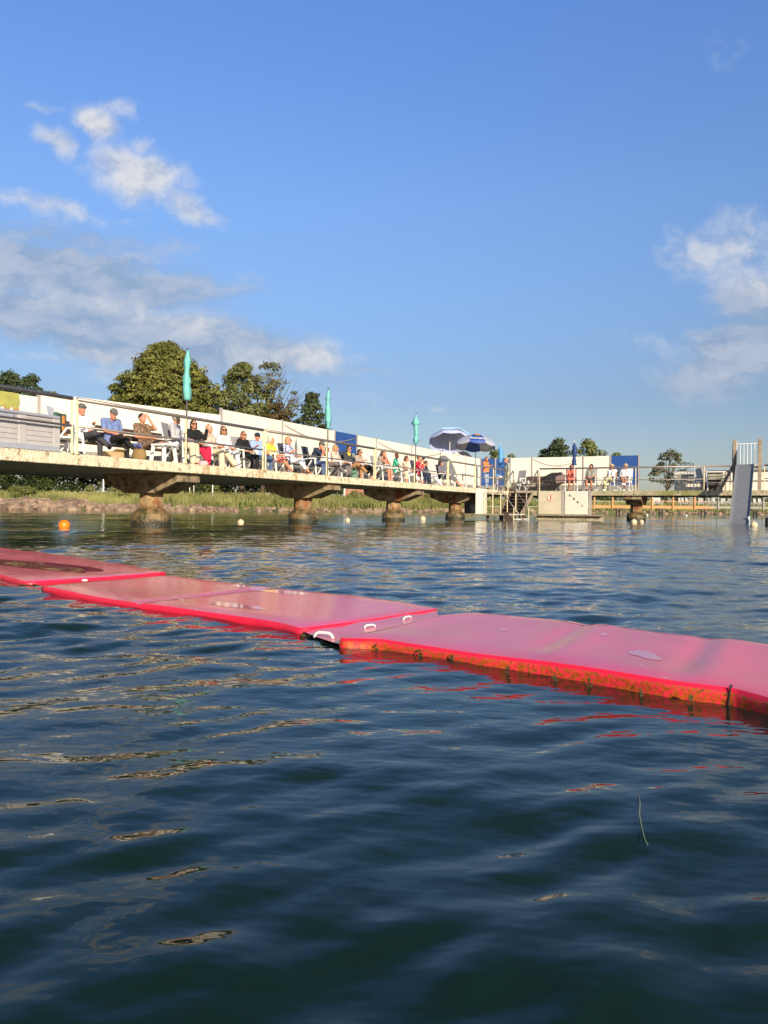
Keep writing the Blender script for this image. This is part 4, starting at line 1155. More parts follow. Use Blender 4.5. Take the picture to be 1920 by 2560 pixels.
def person(label, x, y, rz, pose='sit', lean=12, legs=('down', 'down'), arms=('lap', 'lap'), yaw=0, pitch=0, top='tee', topm=None, bot='trousers', botm=None,
           shoes=None, hair='grey', style='short', hat=None, glasses=False, skin=0, female=False, sc=1.0, twist=0, z=ZD, seat=.45, vox=.0125, belly=0.0):
    t = thing('person', label, 'person', W(x, y, z), RZ + rz, 'people sitting and standing on the jetties', sc)
    sk = SK[skin]; g = .92 if female else 1.0
    L = R(lean); hz = (seat + .09) if pose == 'sit' else .90
    H = V3((0, 0, hz)); sd = V3((0, -math.sin(L), math.cos(L))); fw = V3((0, math.cos(L), math.sin(L)))
    ch = H + sd * .27; nk = H + sd * .49
    Rt = Matrix.Rotation(R(twist), 3, 'Z')
    side = Rt @ V3((1, 0, 0))
    HM = Matrix.Rotation(R(yaw), 3, 'Z') @ Matrix.Rotation(R(-pitch), 3, 'X')
    hc = nk + V3((0, .02, 0)) + (HM @ V3((0, .035, .155)))
    S = {s: nk - sd * .045 + side * (s * .185 * g) for s in (-1, 1)}
    # arms
    El, Wr, Hd = {}, {}, {}
    for s, a in zip((-1, 1), arms):
        sx = S[s]
        if a == 'lap': e = sx + V3((s * .05, .06, -.27)); w = V3((s * .07, .30, hz + .12))
        elif a == 'rest': e = sx + V3((s * .08, -.02, -.28)); w = e + V3((0, .25, -.02))
        elif a == 'chin': e = V3((s * .12, .33 - .3 * math.sin(L), hz + .22)); w = hc + HM @ V3((s * .05, .13, -.13))
        elif a == 'raise': e = sx + V3((s * .07, .20, -.16)); w = e + V3((s * .02, .06, .25))
        elif a == 'brow': e = sx + V3((s * .06, .24, -.06)); w = hc + HM @ V3((s * .10, .12, -.02))
        elif a == 'cross': e = sx + V3((s * .05, .10, -.25)); w = V3((-s * .09, .20 + sx.y, hz + .27))
        elif a == 'knee': e = sx + V3((s * .07, .16, -.24)); w = V3((s * .05, .40, hz + .10))
        elif a == 'gesture': e = sx + V3((s * .08, .10, -.24)); w = e + V3((-s * .02, .24, .09))
        elif a == 'hold': e = sx + V3((s * .05, .10, -.25)); w = e + V3((-s * .12, .22, .10))
        elif a == 'camera': e = sx + V3((s * .04, .18, -.20)); w = hc + HM @ V3((s * .05, .16, -.03))
        else: e = sx + V3((s * .06, -.02, -.28)); w = e + V3((s * .0, .05, -.25))
        El[s], Wr[s] = e, w
    # legs
    Hp, Kn, An, To = {}, {}, {}, {}
    for s, l in zip((-1, 1), legs):
        hp = H + V3((s * .09, .0, -.02)); up = seat
        if l == 'down': k, a = V3((s * .11, .43, up + .06)), V3((s * .10, .45, .09))
        elif l == 'wide': k, a = V3((s * .19, .41, up + .06)), V3((s * .17, .43, .09))
        elif l == 'under': k, a = V3((s * .10, .42, up + .04)), V3((s * .09, .25, .10))
        elif l == 'ext': k, a = V3((s * .10, .44, up + .03)), V3((s * .09, .80, .11))
        elif l == 'stool': k, a = V3((s * .08, .43, up + .09)), V3((s * .07, .85, up + .05))
        elif l == 'over': k, a = V3((s * .03, .43, up + .15)), V3((-s * .16, .66, up - .13))
        elif l == 'four': k, a = V3((s * .24, .38, up + .16)), V3((-s * .10, .46, up + .14))
        elif l == 'stand': k, a = V3((s * .09, .03, .48)), V3((s * .09, -.01, .09))
        elif l == 'step': k, a = V3((s * .09, .08, .49)), V3((s * .10, .10, .09))
        Hp[s], Kn[s], An[s] = hp, k, a
        sh = (a - k).normalized(); f = V3((s * .12, 1, 0)).normalized()
        up_ = -sh
        f = (f - sh * f.dot(sh) * (1 if abs(sh.z) > .6 else .55)).normalized() if abs(sh.z) < .95 else f
        To[s] = a + f * .135 + V3((0, 0, -.045 if abs(sh.z) > .6 else 0))
    rh, rc, rs_ = (.135, .115, .055)
    if female: rh, rc = .135, .10
    def torso(b, e=0.0):
        for s in (-1, 1):
            b.cap(H + V3((s * .065, 0, .0)), ch + side * (s * .075), rh - .018 + e, rc + e)
            b.cap(ch + side * (s * .075), S[s] - side * (s * .05) - V3((0, 0, .03)), rc + e, .072 + e)
            if female: b.ball(ch + side * (s * .075) + fw * .085 + sd * .03, .068 + e)
        if belly: b.ball(H + sd * .15 + fw * .06, (.15 + belly + e, .13 + belly + e, .16 + e))
        b.cap(S[-1] + V3((0, 0, .01)), S[1] + V3((0, 0, .01)), .062 + e, .062 + e)
    def hand(b, s):
        d = (Wr[s] - El[s]).normalized(); ax = side if abs(d.dot(side)) < .8 else V3((0, 0, 1))
        n_ = d.cross(ax).normalized(); ax = n_.cross(d).normalized()
        curl = n_ if n_.z < 0 else -n_
        p = Wr[s] + d * .085
        b.cap(Wr[s], p, .026, .034)
        for i, ln in enumerate((.062, .075, .070, .055)):
            q = p + ax * ((i - 1.5) * .021)
            m_ = q + d * ln * .6 + curl * .008; b.cap(q, m_, .0105, .0095, 6); b.cap(m_, m_ + d * ln * .35 + curl * .025, .0095, .008, 6)
        q = Wr[s] + d * .03 + ax * (-s * .028)
        b.cap(q, q + d * .045 + ax * (-s * .028), .013, .010, 6)
    b = MB(); torso(b)
    b.cap(nk - sd * .02, hc - V3((0, 0, .06)), .056, .052)
    b.ball(hc + HM @ V3((0, -.012, .02)), (.077, .097, .105), 16, M=HM)                   # skull
    b.ball(hc + HM @ V3((0, .022, -.045)), (.060, .072, .078), 14, M=HM)                  # jaw
    b.cap(hc + HM @ V3((0, .082, -.095)), hc + HM @ V3((0, .07, -.09)), .024, .026)        # chin
    b.cap(hc + HM @ V3((0, .088, .012)), hc + HM @ V3((0, .112, -.028)), .012, .017, 8)    # nose
    for s in (-1, 1):
        b.ball(hc + HM @ V3((s * .078, -.005, -.012)), (.014, .024, .034), 8, M=HM)       # ears
        b.cap(S[s], El[s], .050 * g, .041 * g); b.cap(El[s], Wr[s], .041 * g, .028 * g); hand(b, s)
        b.cap(Hp[s], Kn[s], .085, .058); b.cap(Kn[s], Kn[s].lerp(An[s], .35), .056, .056); b.cap(Kn[s].lerp(An[s], .3), An[s], .056, .036)
        b.cap(An[s] + (An[s] - Kn[s]).normalized() * .03, To[s], .040, .030)
    body = bake(b, 'body', sk, t, vox)
    def child(bb, name, mt, v=vox * 1.1): return bake(bb, name, mt, t, v)
    # clothing
    e = .013
    if top:
        b = MB(); torso(b, e)
        for s in (-1, 1):
            if top in ('tee', 'polo'): b.cap(S[s], S[s].lerp(El[s], .68), .058 * g + e, .054 * g + e)
            elif top in ('long', 'hood'):
                b.cap(S[s], El[s], .058 * g + e, .047 * g + e); b.cap(El[s], El[s].lerp(Wr[s], .86), .047 * g + e, .036 * g + e)
            elif top == 'threeq':
                b.cap(S[s], El[s], .058 * g + e, .050 * g + e); b.cap(El[s], El[s].lerp(Wr[s], .3), .048 * g + e, .042 * g + e)
            elif top == 'sleeveless': b.ball(S[s], .062 + e)
        if bot != 'dress' and pose == 'sit':
            b.cap(H + V3((-.09, .02, .01)), H + V3((.09, .02, .01)), .128 + e, .128 + e)
        if top == 'hood': b.cap(nk - fw * .06 - side * .06, nk - fw * .06 + side * .06, .08, .08)
        if bot == 'dress':
            if pose == 'sit':
                for s in (-1, 1): b.cap(Hp[s], Kn[s] + V3((0, .0, .0)), .115, .085)
                for q in (.3, .6, .9): b.cap(Hp[-1].lerp(Kn[-1], q), Hp[1].lerp(Kn[1], q), .09, .09)
                for s in (-1, 1): b.cap(Kn[s], Kn[s].lerp(An[s], .35), .085, .08)
            else:
                b.cap(H, V3((0, 0, .30)), .16, .20, 14); b.cap(V3((-.08, 0, .25)), V3((.08, 0, .25)), .14, .14)
        child(b, {'tee': 'shirt', 'polo': 'shirt', 'long': 'shirt', 'hood': 'hooded_jumper', 'threeq': 'top', 'sleeveless': 'top'}.get(top, 'top') if bot != 'dress' else 'dress', topm)
    if bot in ('trousers', 'capri', 'shorts', 'skirt', 'wide'):
        b = MB()
        b.cap(H + V3((-.075, 0, -.02)), H + V3((.075, 0, -.02)), .126, .126)
        b.cap(H + V3((-.06, 0, .06)), H + V3((.06, 0, .06)), .112, .112)
        for s in (-1, 1):
            if bot == 'shorts': b.cap(Hp[s], Hp[s].lerp(Kn[s], .72), .10, .085)
            elif bot == 'skirt':
                b.cap(Hp[s], Hp[s].lerp(Kn[s], .8), .105, .09); 
                for q in (.4, .75): b.cap(Hp[-1].lerp(Kn[-1], q), Hp[1].lerp(Kn[1], q), .085, .085)
            else:
                fl = .030 if bot == 'wide' else 0
                ll = .60 if bot == 'capri' else .93
                b.cap(Hp[s], Kn[s], .098, .072 + fl * .4); b.cap(Kn[s], Kn[s].lerp(An[s], ll), .071 + fl * .4, .054 + fl)
        child(b, {'shorts': 'shorts', 'skirt': 'skirt'}.get(bot, 'trousers'), botm)
    if shoes is not None:
        for s in (-1, 1):
            b = MB(); d = (An[s] - Kn[s]).normalized()
            b.cap(An[s] + d * .035 - (To[s] - An[s]).normalized() * .03, To[s] + (To[s] - An[s]).normalized() * .02, .050, .040)
            child(b, 'shoe', shoes)
    # hair
    hm = HAIR.get(hair)
    if style != 'bald' and hm:
        b = MB()
        b.ball(hc + HM @ V3((0, -.026, .036)), (.086, .100, .100), 14, M=HM)
        if style in ('bob', 'long', 'curly'):
            for s in (-1, 1):
                b.cap(hc + HM @ V3((s * .062, -.02, .03)), hc + HM @ V3((s * .076, -.022, -.085 if style == 'bob' else -.06)), .04, .036)
            b.cap(hc + HM @ V3((0, -.06, 0)), hc + HM @ V3((0, -.075, -.10)), .075, .06)
        if style == 'long':
            for s in (-1, 1): b.cap(hc + HM @ V3((s * .06, -.05, -.05)), hc + HM @ V3((s * .07, -.05, -.24)), .045, .03)
            b.cap(hc + HM @ V3((0, -.08, -.05)), hc + HM @ V3((0, -.10, -.27)), .06, .04)
        if style == 'curly':
            rr = random.Random(len(label))
            for i in range(26):
                v = V3((rr.gauss(0, 1), rr.gauss(-.5, .9), rr.gauss(.5, .8))).normalized()
                b.ball(hc + HM @ (V3((v.x * .085, v.y * .10 - .02, v.z * .10 + .035))), .028, 8)
        if style == 'bun': b.ball(hc + HM @ V3((0, -.10, .06)), .045)
        child(b, 'hair', hm, .0115)
    if hat:
        kind, hmt = hat
        b = MB(); top_ = HM @ V3((0, 0, 1))
        if kind == 'cap':
            b.ball(hc + HM @ V3((0, -.015, .055)), (.090, .108, .082), 14, M=HM)
            b.cap(hc + HM @ V3((-.04, .10, .055)), hc + HM @ V3((.04, .10, .055)), .016, .016); b.cap(hc + HM @ V3((-.03, .135, .046)), hc + HM @ V3((.03, .135, .046)), .013, .013)
        else:
            b.ball(hc + HM @ V3((0, -.012, .075)), (.090, .104, .075), 14, M=HM)
            b.ball(hc + HM @ V3((0, -.008, .055)), (.165, .180, .018), 18, M=HM)
        child(b, 'hat', hmt, .0115)
    if glasses:
        b = MB()
        for s in (-1, 1):
            b.ball(hc + HM @ V3((s * .034, .090, .012)), (.030, .012, .023), 10, M=HM)
            b.bar(hc + HM @ V3((s * .06, .085, .015)), hc + HM @ V3((s * .08, .0, .012)), .008, .008)
        b.bar(hc + HM @ V3((-.03, .098, .018)), hc + HM @ V3((.03, .098, .018)), .008, .008)
        b.build('sunglasses', m_lens, t, smooth=True)
    else:
        for s in (-1, 1): MB().ball(hc + HM @ V3((s * .032, .084, .010)), (.013, .008, .008), 8, M=HM).build('eye', m_lens, t, smooth=True)
    MB().ball(hc + HM @ V3((0, .092, -.062)), (.024, .009, .007), 8, M=HM).build('mouth', m_lip, t, smooth=True)
    t['_h'] = tuple(hc)
    return t

c_white = cloth('white_cotton', (.80, .79, .78)); c_black = cloth('black_cloth', (.018, .018, .02)); c_navy = cloth('navy_cloth', (.03, .04, .075))
c_blue = cloth('dusty_blue', (.16, .22, .42)); c_lblue = cloth('pale_blue', (.30, .42, .68)); c_grey = cloth('pale_grey_knit', (.42, .42, .44)); c_cream = cloth('cream_cloth', (.66, .56, .40))
c_red = cloth('bright_red', (.72, .025, .07)); c_beige = cloth('beige_jersey', (.58, .46, .36)); c_charcoal = cloth('charcoal_cloth', (.055, .055, .06)); c_jeans = cloth('blue_jeans', (.085, .13, .24))
c_ljeans = cloth('light_jeans', (.28, .37, .48)); c_yellow = cloth('yellow_cloth', (.78, .56, .07)); c_coral = cloth('coral_cloth', (.78, .20, .14)); c_green = cloth('mint_green', (.08, .48, .30))
c_tan = cloth('tan_cloth', (.38, .20, .09)); c_gtro = cloth('grey_trouser', (.17, .15, .145)); c_taupe = cloth('taupe_cloth', (.40, .33, .26)); c_orange = cloth('orange_top', (.75, .22, .08)); c_sage = cloth('sage_dress', (.28, .32, .27))
c_purple = cloth('mauve_grey_dress', (.16, .145, .17)); c_straw = cloth('straw_hat', (.55, .42, .24)); c_gcap = cloth('grey_cap', (.12, .12, .11)); c_khaki = cloth('khaki_grey', (.30, .29, .25))
c_brownpat = cloth('brown_floral', (.14, .07, .035), scale=22, col2=(.30, .20, .12), thr=(.48, .54), col3=(.10, .12, .10), s3=16, thr3=(.55, .60))
c_bluepat = cloth('blue_white_floral', (.75, .74, .78), scale=24, col2=(.07, .06, .25), thr=(.47, .52))
c_leafpat = cloth('leafy_print', (.62, .60, .42), scale=24, col2=(.22, .25, .10), thr=(.48, .53))
c_stripe = stripes('navy_striped_white', (.80, .79, .77), (.10, .10, .13), 22, 'Z', .72)
c_shoe = cloth('dark_shoe', (.03, .03, .035)); c_wshoe = cloth('white_shoe', (.75, .72, .68)); c_bshoe = cloth('brown_sandal', (.15, .08, .045))
FO = A_OUT
def sp(u, w): return -w, sol_y(u, -w)
def sit(label, u, w, rz=0, ch=None, **k):
    x, y = sp(u, w); r = FO + R(rz)
    p = person(label, x, y, r, **k)
    if ch:
        kind, lab = ch; chair(x, y, r, lab, kind)
    return p
sit('man in white shirt and dark cap, legs crossed, nearest the storage box', 207, 1.75, -6, lean=16, legs=('down', 'over'), arms=('hold', 'lap'), pitch=8, top='long', topm=c_white, botm=c_charcoal, shoes=c_shoe, hat=('cap', c_gcap), hair='grey', skin=2)
sit('man in dusty blue T-shirt and grey cap looking down at his lap', 280, 1.75, -14, lean=10, legs=('down', 'over'), arms=('lap', 'knee'), pitch=28, top='tee', topm=c_blue, botm=c_black, shoes=c_shoe, hat=('cap', c_gcap), hair='grey', skin=2)
sit('woman in brown patterned dress holding one hand up to her face', 362, 1.70, -6, lean=18, legs=('stool', 'stool'), arms=('brow', 'lap'), pitch=-5, top='tee', topm=c_brownpat, bot='dress', shoes=c_wshoe, hair='dark', female=True, skin=0, belly=.03)
sit('person in grey jumper and cream trousers with head turned away', 443, 1.15, 18, ('grey', 'grey backed chair under the person in the grey jumper'), lean=10, arms=('lap', 'lap'), yaw=60, top='long', topm=c_grey, bot='wide', botm=c_cream, shoes=c_bshoe, hair='grey', style='short', female=True)
sit('woman in black cardigan and red trousers, one hand raised beside her face', 486, 1.55, -14, ('white', 'white chair under the woman in red trousers'), lean=12, arms=('raise', 'lap'), yaw=-12, legs=('down', 'ext'), top='long', topm=c_black, bot='wide', botm=c_red, shoes=c_shoe, hair='dark', style='bob', glasses=True, female=True)
sit('woman in beige hooded jumper and beige trousers with grey hair, seen side on', 527, 1.75, 0, ('grey', 'chair under the woman in the beige jumper'), lean=16, legs=('ext', 'down'), arms=('lap', 'lap'), yaw=12, top='hood', topm=c_beige, bot='wide', botm=c_cream, shoes=c_wshoe, hair='white', style='bob', female=True)
sit('woman in striped white top, white trousers and sunglasses', 562, 1.75, -18, ('white', 'white chair under the woman in the striped top'), lean=14, arms=('lap', 'lap'), yaw=-18, top='long', topm=c_stripe, bot='capri', botm=c_white, hair='brown', style='bob', glasses=True, female=True)
sit('auburn-haired woman in black top and black trousers with sunglasses', 610, 1.75, -8, ('grey', 'chair under the auburn-haired woman in black'), lean=10, arms=('gesture', 'lap'), yaw=-15, top='threeq', topm=c_black, botm=c_black, hair='red', style='bob', glasses=True, female=True, sc=.95)
sit('man in pale blue polo shirt, dark cap and sunglasses', 646, 1.95, -14, ('grey', 'chair under the man in the pale blue polo shirt'), lean=14, arms=('lap', 'rest'), yaw=-14, top='polo', topm=c_lblue, botm=c_jeans, shoes=c_wshoe, hat=('cap', c_navy), hair='grey', glasses=True, skin=2)
sit('white-haired woman in yellow top and coral skirt', 682, 1.75, 4, ('white', 'white chair under the woman in yellow'), lean=16, arms=('lap', 'lap'), legs=('down', 'ext'), yaw=14, top='tee', topm=c_yellow, bot='skirt', botm=c_coral, shoes=c_shoe, hair='white', style='curly', female=True, sc=.95)
sit('blonde woman in blue and white floral top with white trousers and sunglasses', 724, 1.75, 0, ('dark', 'dark backed chair behind the woman in the floral top'), lean=14, arms=('lap', 'hold'), legs=('down', 'ext'), yaw=10, top='threeq', topm=c_bluepat, bot='capri', botm=c_white, hair='blond', style='bob', glasses=True, female=True)
sit('man in dark T-shirt and jeans bent forward with his hand to his face', 782, 1.70, 2, ('dark', 'dark chair under the man in jeans'), lean=-24, arms=('chin', 'chin'), pitch=26, top='tee', topm=c_navy, botm=c_jeans, hair='dark', skin=0, hat=('cap', c_gcap))
sit('man in white shirt and pale hat half hidden behind the second parasol pole', 817, 1.85, -8, ('grey', 'chair under the man in the pale hat'), lean=10, arms=('lap', 'lap'), legs=('down', 'over'), yaw=-10, pitch=15, top='tee', topm=c_white, botm=c_gtro, shoes=c_wshoe, hat=('brim', c_white), hair='grey', skin=0, sc=.95)
sit('woman in pink beige top and grey flared trousers beside the blue fence panel', 841, 1.65, 12, ('white', 'white chair under the woman in grey flared trousers'), lean=12, arms=('knee', 'lap'), yaw=22, top='long', topm=c_beige, bot='wide', botm=c_gtro, hair='blond', style='bob', female=True, sc=.97)
sit('woman in black jacket with a yellow scarf, one leg crossed', 873, 1.65, -6, ('dark', 'dark chair under the woman with the yellow scarf'), lean=12, arms=('lap', 'lap'), legs=('down', 'over'), yaw=-8, pitch=6, top='long', topm=c_charcoal, botm=c_tan, shoes=c_shoe, hair='dark', style='bob', glasses=True, female=True)
sc_p = sp(873, 1.65)
o = thing('scarf', 'yellow scarf round the neck of the woman in the black jacket', 'scarf', W(*sc_p, ZD), RZ + FO + R(-6))
b = MB(); b.tube([(math.cos(a) * .085, -.10 + math.sin(a) * .085, 1.0 + .02 * math.sin(3 * a)) for a in [2 * math.pi * i / 14 for i in range(15)]], .042, 8); b.cap((.03, -.02, .98), (.06, .05, .80), .045, .03)
b.build('cloth', c_yellow, o, smooth=True)
sit('dark-haired woman in pale top, black trousers and sunglasses, arms in her lap', 901, 1.65, -6, ('grey', 'chair under the dark-haired woman with sunglasses'), lean=14, arms=('lap', 'hold'), legs=('down', 'over'), yaw=-10, pitch=10, top='tee', topm=c_taupe, bot='capri', botm=c_black, shoes=c_shoe, hair='dark', style='bob', glasses=True, female=True, sc=.96)
sit('woman in grey sleeveless top with bare legs, both hands at her face', 949, 1.55, 0, ('grey', 'chair under the woman with both hands at her face'), lean=-8, arms=('chin', 'chin'), pitch=14, legs=('down', 'down'), top='sleeveless', topm=c_khaki, bot='shorts', botm=c_khaki, hair='brown', style='bob', female=True, skin=2)
sit('person in mint green top turned away, beige trousers rolled up', 989, 1.55, 20, ('grey', 'chair under the person in the mint green top'), lean=2, arms=('lap', 'knee'), yaw=40, top='tee', topm=c_green, bot='capri', botm=c_cream, hair=None, style='bald', skin=2, belly=.04)
sit('brown-haired woman in pale pink top and white trousers leaning to the mint green person', 1010, 1.6, 14, ('white', 'white chair under the woman in pale pink'), lean=-2, arms=('lap', 'knee'), legs=('down', 'ext'), yaw=10, pitch=10, top='tee', topm=c_beige, bot='capri', botm=c_white, hair='brown', style='bob', female=True, sc=.95)
pr = sit('person in red T-shirt and dark trousers raising a camera to the eyes', 1047, 1.2, 0, None, lean=6, arms=('camera', 'camera'), legs=('down', 'under'), top='tee', topm=c_red, bot='wide', botm=c_navy, shoes=c_shoe, hair='brown', style='short', skin=0, sc=.97)
h = pr['_h']; o = thing('camera', 'small black camera held up by the person in red', 'camera', pr.matrix_basis @ Vector((h[0], h[1] + .17, h[2] + .0)), RZ + FO)
MB().box((0, 0, 0), (.13, .05, .085)).build('camera_body', m_black, o, bevel=.008); MB().cyl((0, .02, 0), (0, .09, 0), .032, n=14).build('lens', m_lens, o)
chair(-1.2, sol_y(1047, -1.2), FO, 'chair under the person in red', 'dark')
sit('dark-haired man in grey top with white trousers behind the person in red', 1066, 1.75, 6, ('white', 'white chair under the man in white trousers'), lean=10, arms=('lap', 'lap'), legs=('down', 'ext'), yaw=35, top='tee', topm=c_navy, botm=c_white, hair='dark', skin=0, sc=.93)
sit('woman in mauve grey dress reclining with bare legs stretched out', 1108, 1.35, 6, ('dark', 'dark chair under the reclining woman in the grey dress'), lean=24, arms=('rest', 'lap'), legs=('ext', 'ext'), yaw=25, top='tee', topm=c_purple, bot='dress', shoes=None, hair='dark', style='long', female=True)
for k in ('_h',):
    for ob in list(bpy.data.objects):
        if k in ob.keys(): del ob[k]
x, y = -.55, sol_y(1214, -.55)
person('standing woman in orange top and light jeans with long brown hair', x, y, FO + R(-15), pose='stand', lean=2, legs=('stand', 'step'), arms=('hold', 'hold'), yaw=-30, pitch=14, top='sleeveless', topm=c_orange, botm=c_ljeans, shoes=c_bshoe, hair='brown', style='long', female=True, z=ZD, vox=.014)
x, y = -.35, sol_y(1268, -.35)
person('standing woman in long sage dress facing the woman in orange', x, y, R(118), pose='stand', lean=0, legs=('stand', 'stand'), arms=('hang', 'hang'), yaw=12, pitch=5, top='long', topm=c_sage, bot='dress', shoes=c_bshoe, hair='blond', style='bun', female=True, sc=1.08, vox=.014)
# right jetty
def sit2(label, u, b, rz, ch, **k):
    x = sol_x(u, YC + b)
    k.setdefault('sc', 1.06)
    person(label, x, YC + b, R(180) + R(rz), vox=.015, **k)
    chair(x, YC + b, R(180) + R(rz), ch[1], ch[0], sc=1.06)
sit2('woman in coral swimsuit with bare legs behind the dark blue parasol pole', 1428, 1.0, 12, ('grey', 'white framed chair under the woman in the coral swimsuit'), lean=-4, arms=('chin', 'knee'), legs=('down', 'under'), top='sleeveless', topm=c_coral, bot=None, hair='dark', style='bob', glasses=True, female=True, skin=2, pitch=8)
sit2('person in grey top and black shorts with crossed ankles', 1476, 1.1, 0, ('grey', 'white framed chair under the person in black shorts'), lean=14, arms=('lap', 'lap'), legs=('under', 'down'), top='tee', topm=c_khaki, bot='shorts', botm=c_black, shoes=c_shoe, hair='dark', style='curly', skin=2)
sit2('woman in white sleeveless top, straw hat and leafy trousers', 1527, 1.1, -14, ('grey', 'white framed chair under the woman in leafy trousers'), lean=14, arms=('lap', 'rest'), legs=('over', 'down'), top='sleeveless', topm=c_white, bot='wide', botm=c_leafpat, shoes=c_wshoe, hair='grey', style='bob', hat=('brim', c_straw), female=True, skin=0)
sit2('man in white shirt and pale hat beside the blue fence panel', 1562, 1.1, -8, ('white', 'white chair under the man in the white shirt at the blue panel'), lean=14, arms=('lap', 'lap'), legs=('down', 'over'), top='threeq', topm=c_white, bot='shorts', botm=c_taupe, shoes=c_wshoe, hair='white', hat=('brim', c_straw), skin=2)

# ------------------------------------------------------------------ shore
SH = [(-3000, 60), (-1500, 80), (-600, 92), (0, 98), (300, 102), (500, 106), (800, 114), (1000, 120), (1200, 132), (1400, 150), (1700, 165), (2000, 168), (2600, 172), (3600, 180)]
def shoreY(u):
    for (a, ya), (b, yb) in zip(SH, SH[1:]):
        if u <= b: return ya + (yb - ya) * (u - a) / (b - a)
    return SH[-1][1]
PRO = [(-8, -.9), (-2, -.35), (0, 0.02), (3, .55), (7, 1.15), (12, 1.65), (18, 2.15), (24, 2.5), (34, 2.75), (60, 3.0), (200, 4.2), (900, 5), (4000, 5)]
def gz(o):
    for (a, ya), (b, yb) in zip(PRO, PRO[1:]):
        if o <= b: return ya + (yb - ya) * (o - a) / (b - a)
    return PRO[-1][1]
def shore(u, o, dz=0.0):
    Y = shoreY(u) + o
    return Vector(((u - 960) / F * Y, Y, gz(o) + dz))
rs = random.Random(3)
mb = MB(); us = list(range(-2800, 3500, 28)); off = [-8, -2, 0, 1.5, 3, 5, 7, 9.5, 12, 15, 18, 21, 24, 29, 34, 45, 60, 120, 200, 900, 4000]
for u in us:
    for o in off:
        j = rs.uniform(-.12, .12) if 0 <= o <= 24 else 0
        mb.v.append(tuple(shore(u, o + (rs.uniform(-.5, .5) if 0 <= o < 24 else 0), j + (.18 * math.sin(u * .021) if 2 < o < 30 else 0))))
k = len(off)
for i in range(len(us) - 1):
    for j in range(k - 1):
        mb.f.append((i * k + j, (i + 1) * k + j, (i + 1) * k + j + 1, i * k + j + 1)); mb.mi.append(0)
g = mb.build('ground', m_grass, None, smooth=True); g['kind'] = 'structure'
mb = MB(); us = list(range(-2000, 1150, 25))
for u in us:
    for o in (26.5, 31.5): mb.v.append(tuple(shore(u, o, .22 + (.18 * math.sin(u * .021) if o < 30 else 0))))
for i in range(len(us) - 1): mb.f.append((i * 2, i * 2 + 2, i * 2 + 3, i * 2 + 1)); mb.mi.append(0)
g = mb.build('road', m_road, None); g['kind'] = 'structure'

def rock(b, c, r):
    n = len(b.v); b.ball(c, (r * rs.uniform(.8, 1.35), r * rs.uniform(.7, 1.1), r * rs.uniform(.45, .75)), 8, M=Matrix.Rotation(rs.uniform(0, 3), 3, 'Z') @ Matrix.Rotation(rs.uniform(-.35, .35), 3, 'X'))
    for i in range(n, len(b.v)):
        p = Vector(b.v[i]); b.v[i] = tuple(p + Vector((rs.uniform(-1, 1), rs.uniform(-1, 1), rs.uniform(-1, 1))) * r * .16)
b = MB()
for _ in range(420):
    u = rs.uniform(-500, 560); o = rs.uniform(-.8, 7.0 if u < 220 else 3.6) ; r = rs.uniform(.35, 1.0) * (1.25 if u < 250 else .8) * (1 if o < 6 else .7)
    rock(b, shore(u, o, .08), r)
for _ in range(420):
    u = rs.uniform(500, 2300); o = rs.uniform(-.6, 2.6); rock(b, shore(u, o, .05), rs.uniform(.25, .62))
o = b.build('shore_rocks', m_rock, None); tag(o, 'brown boulders piled along the waterline of the far shore', 'rocks', kind='stuff')

# ------------------------------------------------------------------ foliage
def leaf_obj(name, centres, size, mt, parent, seed, up=.35, aspect=.7):
    """many leaf-spray faces: centres (n,3), each with a bias normal (n,3)"""
    r = np.random.RandomState(seed)
    C, Nb = centres; n = len(C)
    nv = r.normal(0, 1, (n, 3)) * .75 + Nb; nv[:, 2] += up
    nv /= np.linalg.norm(nv, axis=1)[:, None]
    t = np.cross(nv, r.normal(0, 1, (n, 3))); t /= np.linalg.norm(t, axis=1)[:, None] + 1e-9
    bt = np.cross(nv, t)
    s = size * r.uniform(.55, 1.25, n)[:, None]
    V = np.stack([C - t * s * .5, C + bt * s * .5 * aspect + nv * s * .06, C + t * s * .5, C - bt * s * .5 * aspect + nv * s * .06], 1).reshape(-1, 3)
    me = bpy.data.meshes.new(name)
    me.vertices.add(n * 4); me.vertices.foreach_set('co', V.astype(np.float32).ravel())
    me.loops.add(n * 4); me.loops.foreach_set('vertex_index', np.arange(n * 4, dtype=np.int32))
    me.polygons.add(n); me.polygons.foreach_set('loop_start', np.arange(0, n * 4, 4, dtype=np.int32)); me.polygons.foreach_set('loop_total', np.full(n, 4, dtype=np.int32))
    me.update(calc_edges=True); me.materials.append(mt)
    o = bpy.data.objects.new(name, me); COL.objects.link(o)
    if parent is not None: o.parent = parent
    return o
def clumps(specs, per, seed, fill=.55):
    """specs: list of (centre, radius(3)); leaves on and near the upper shell of each clump"""
    r = np.random.RandomState(seed); Cs, Ns = [], []
    for c, rad in specs:
        d = r.normal(0, 1, (per, 3)); d[:, 2] = np.abs(d[:, 2]) * .9 - .35
        d /= np.linalg.norm(d, axis=1)[:, None]
        f = r.uniform(fill, 1.05, (per, 1)) 
        Cs.append(np.array(c) + d * f * np.array(rad)); Ns.append(d)
    return np.concatenate(Cs), np.concatenate(Ns)
def interp(tab, t):
    for (a, x), (b, y) in zip(tab, tab[1:]):
        if t <= b: return x + (y - x) * (t - a) / (b - a)
    return tab[-1][1]
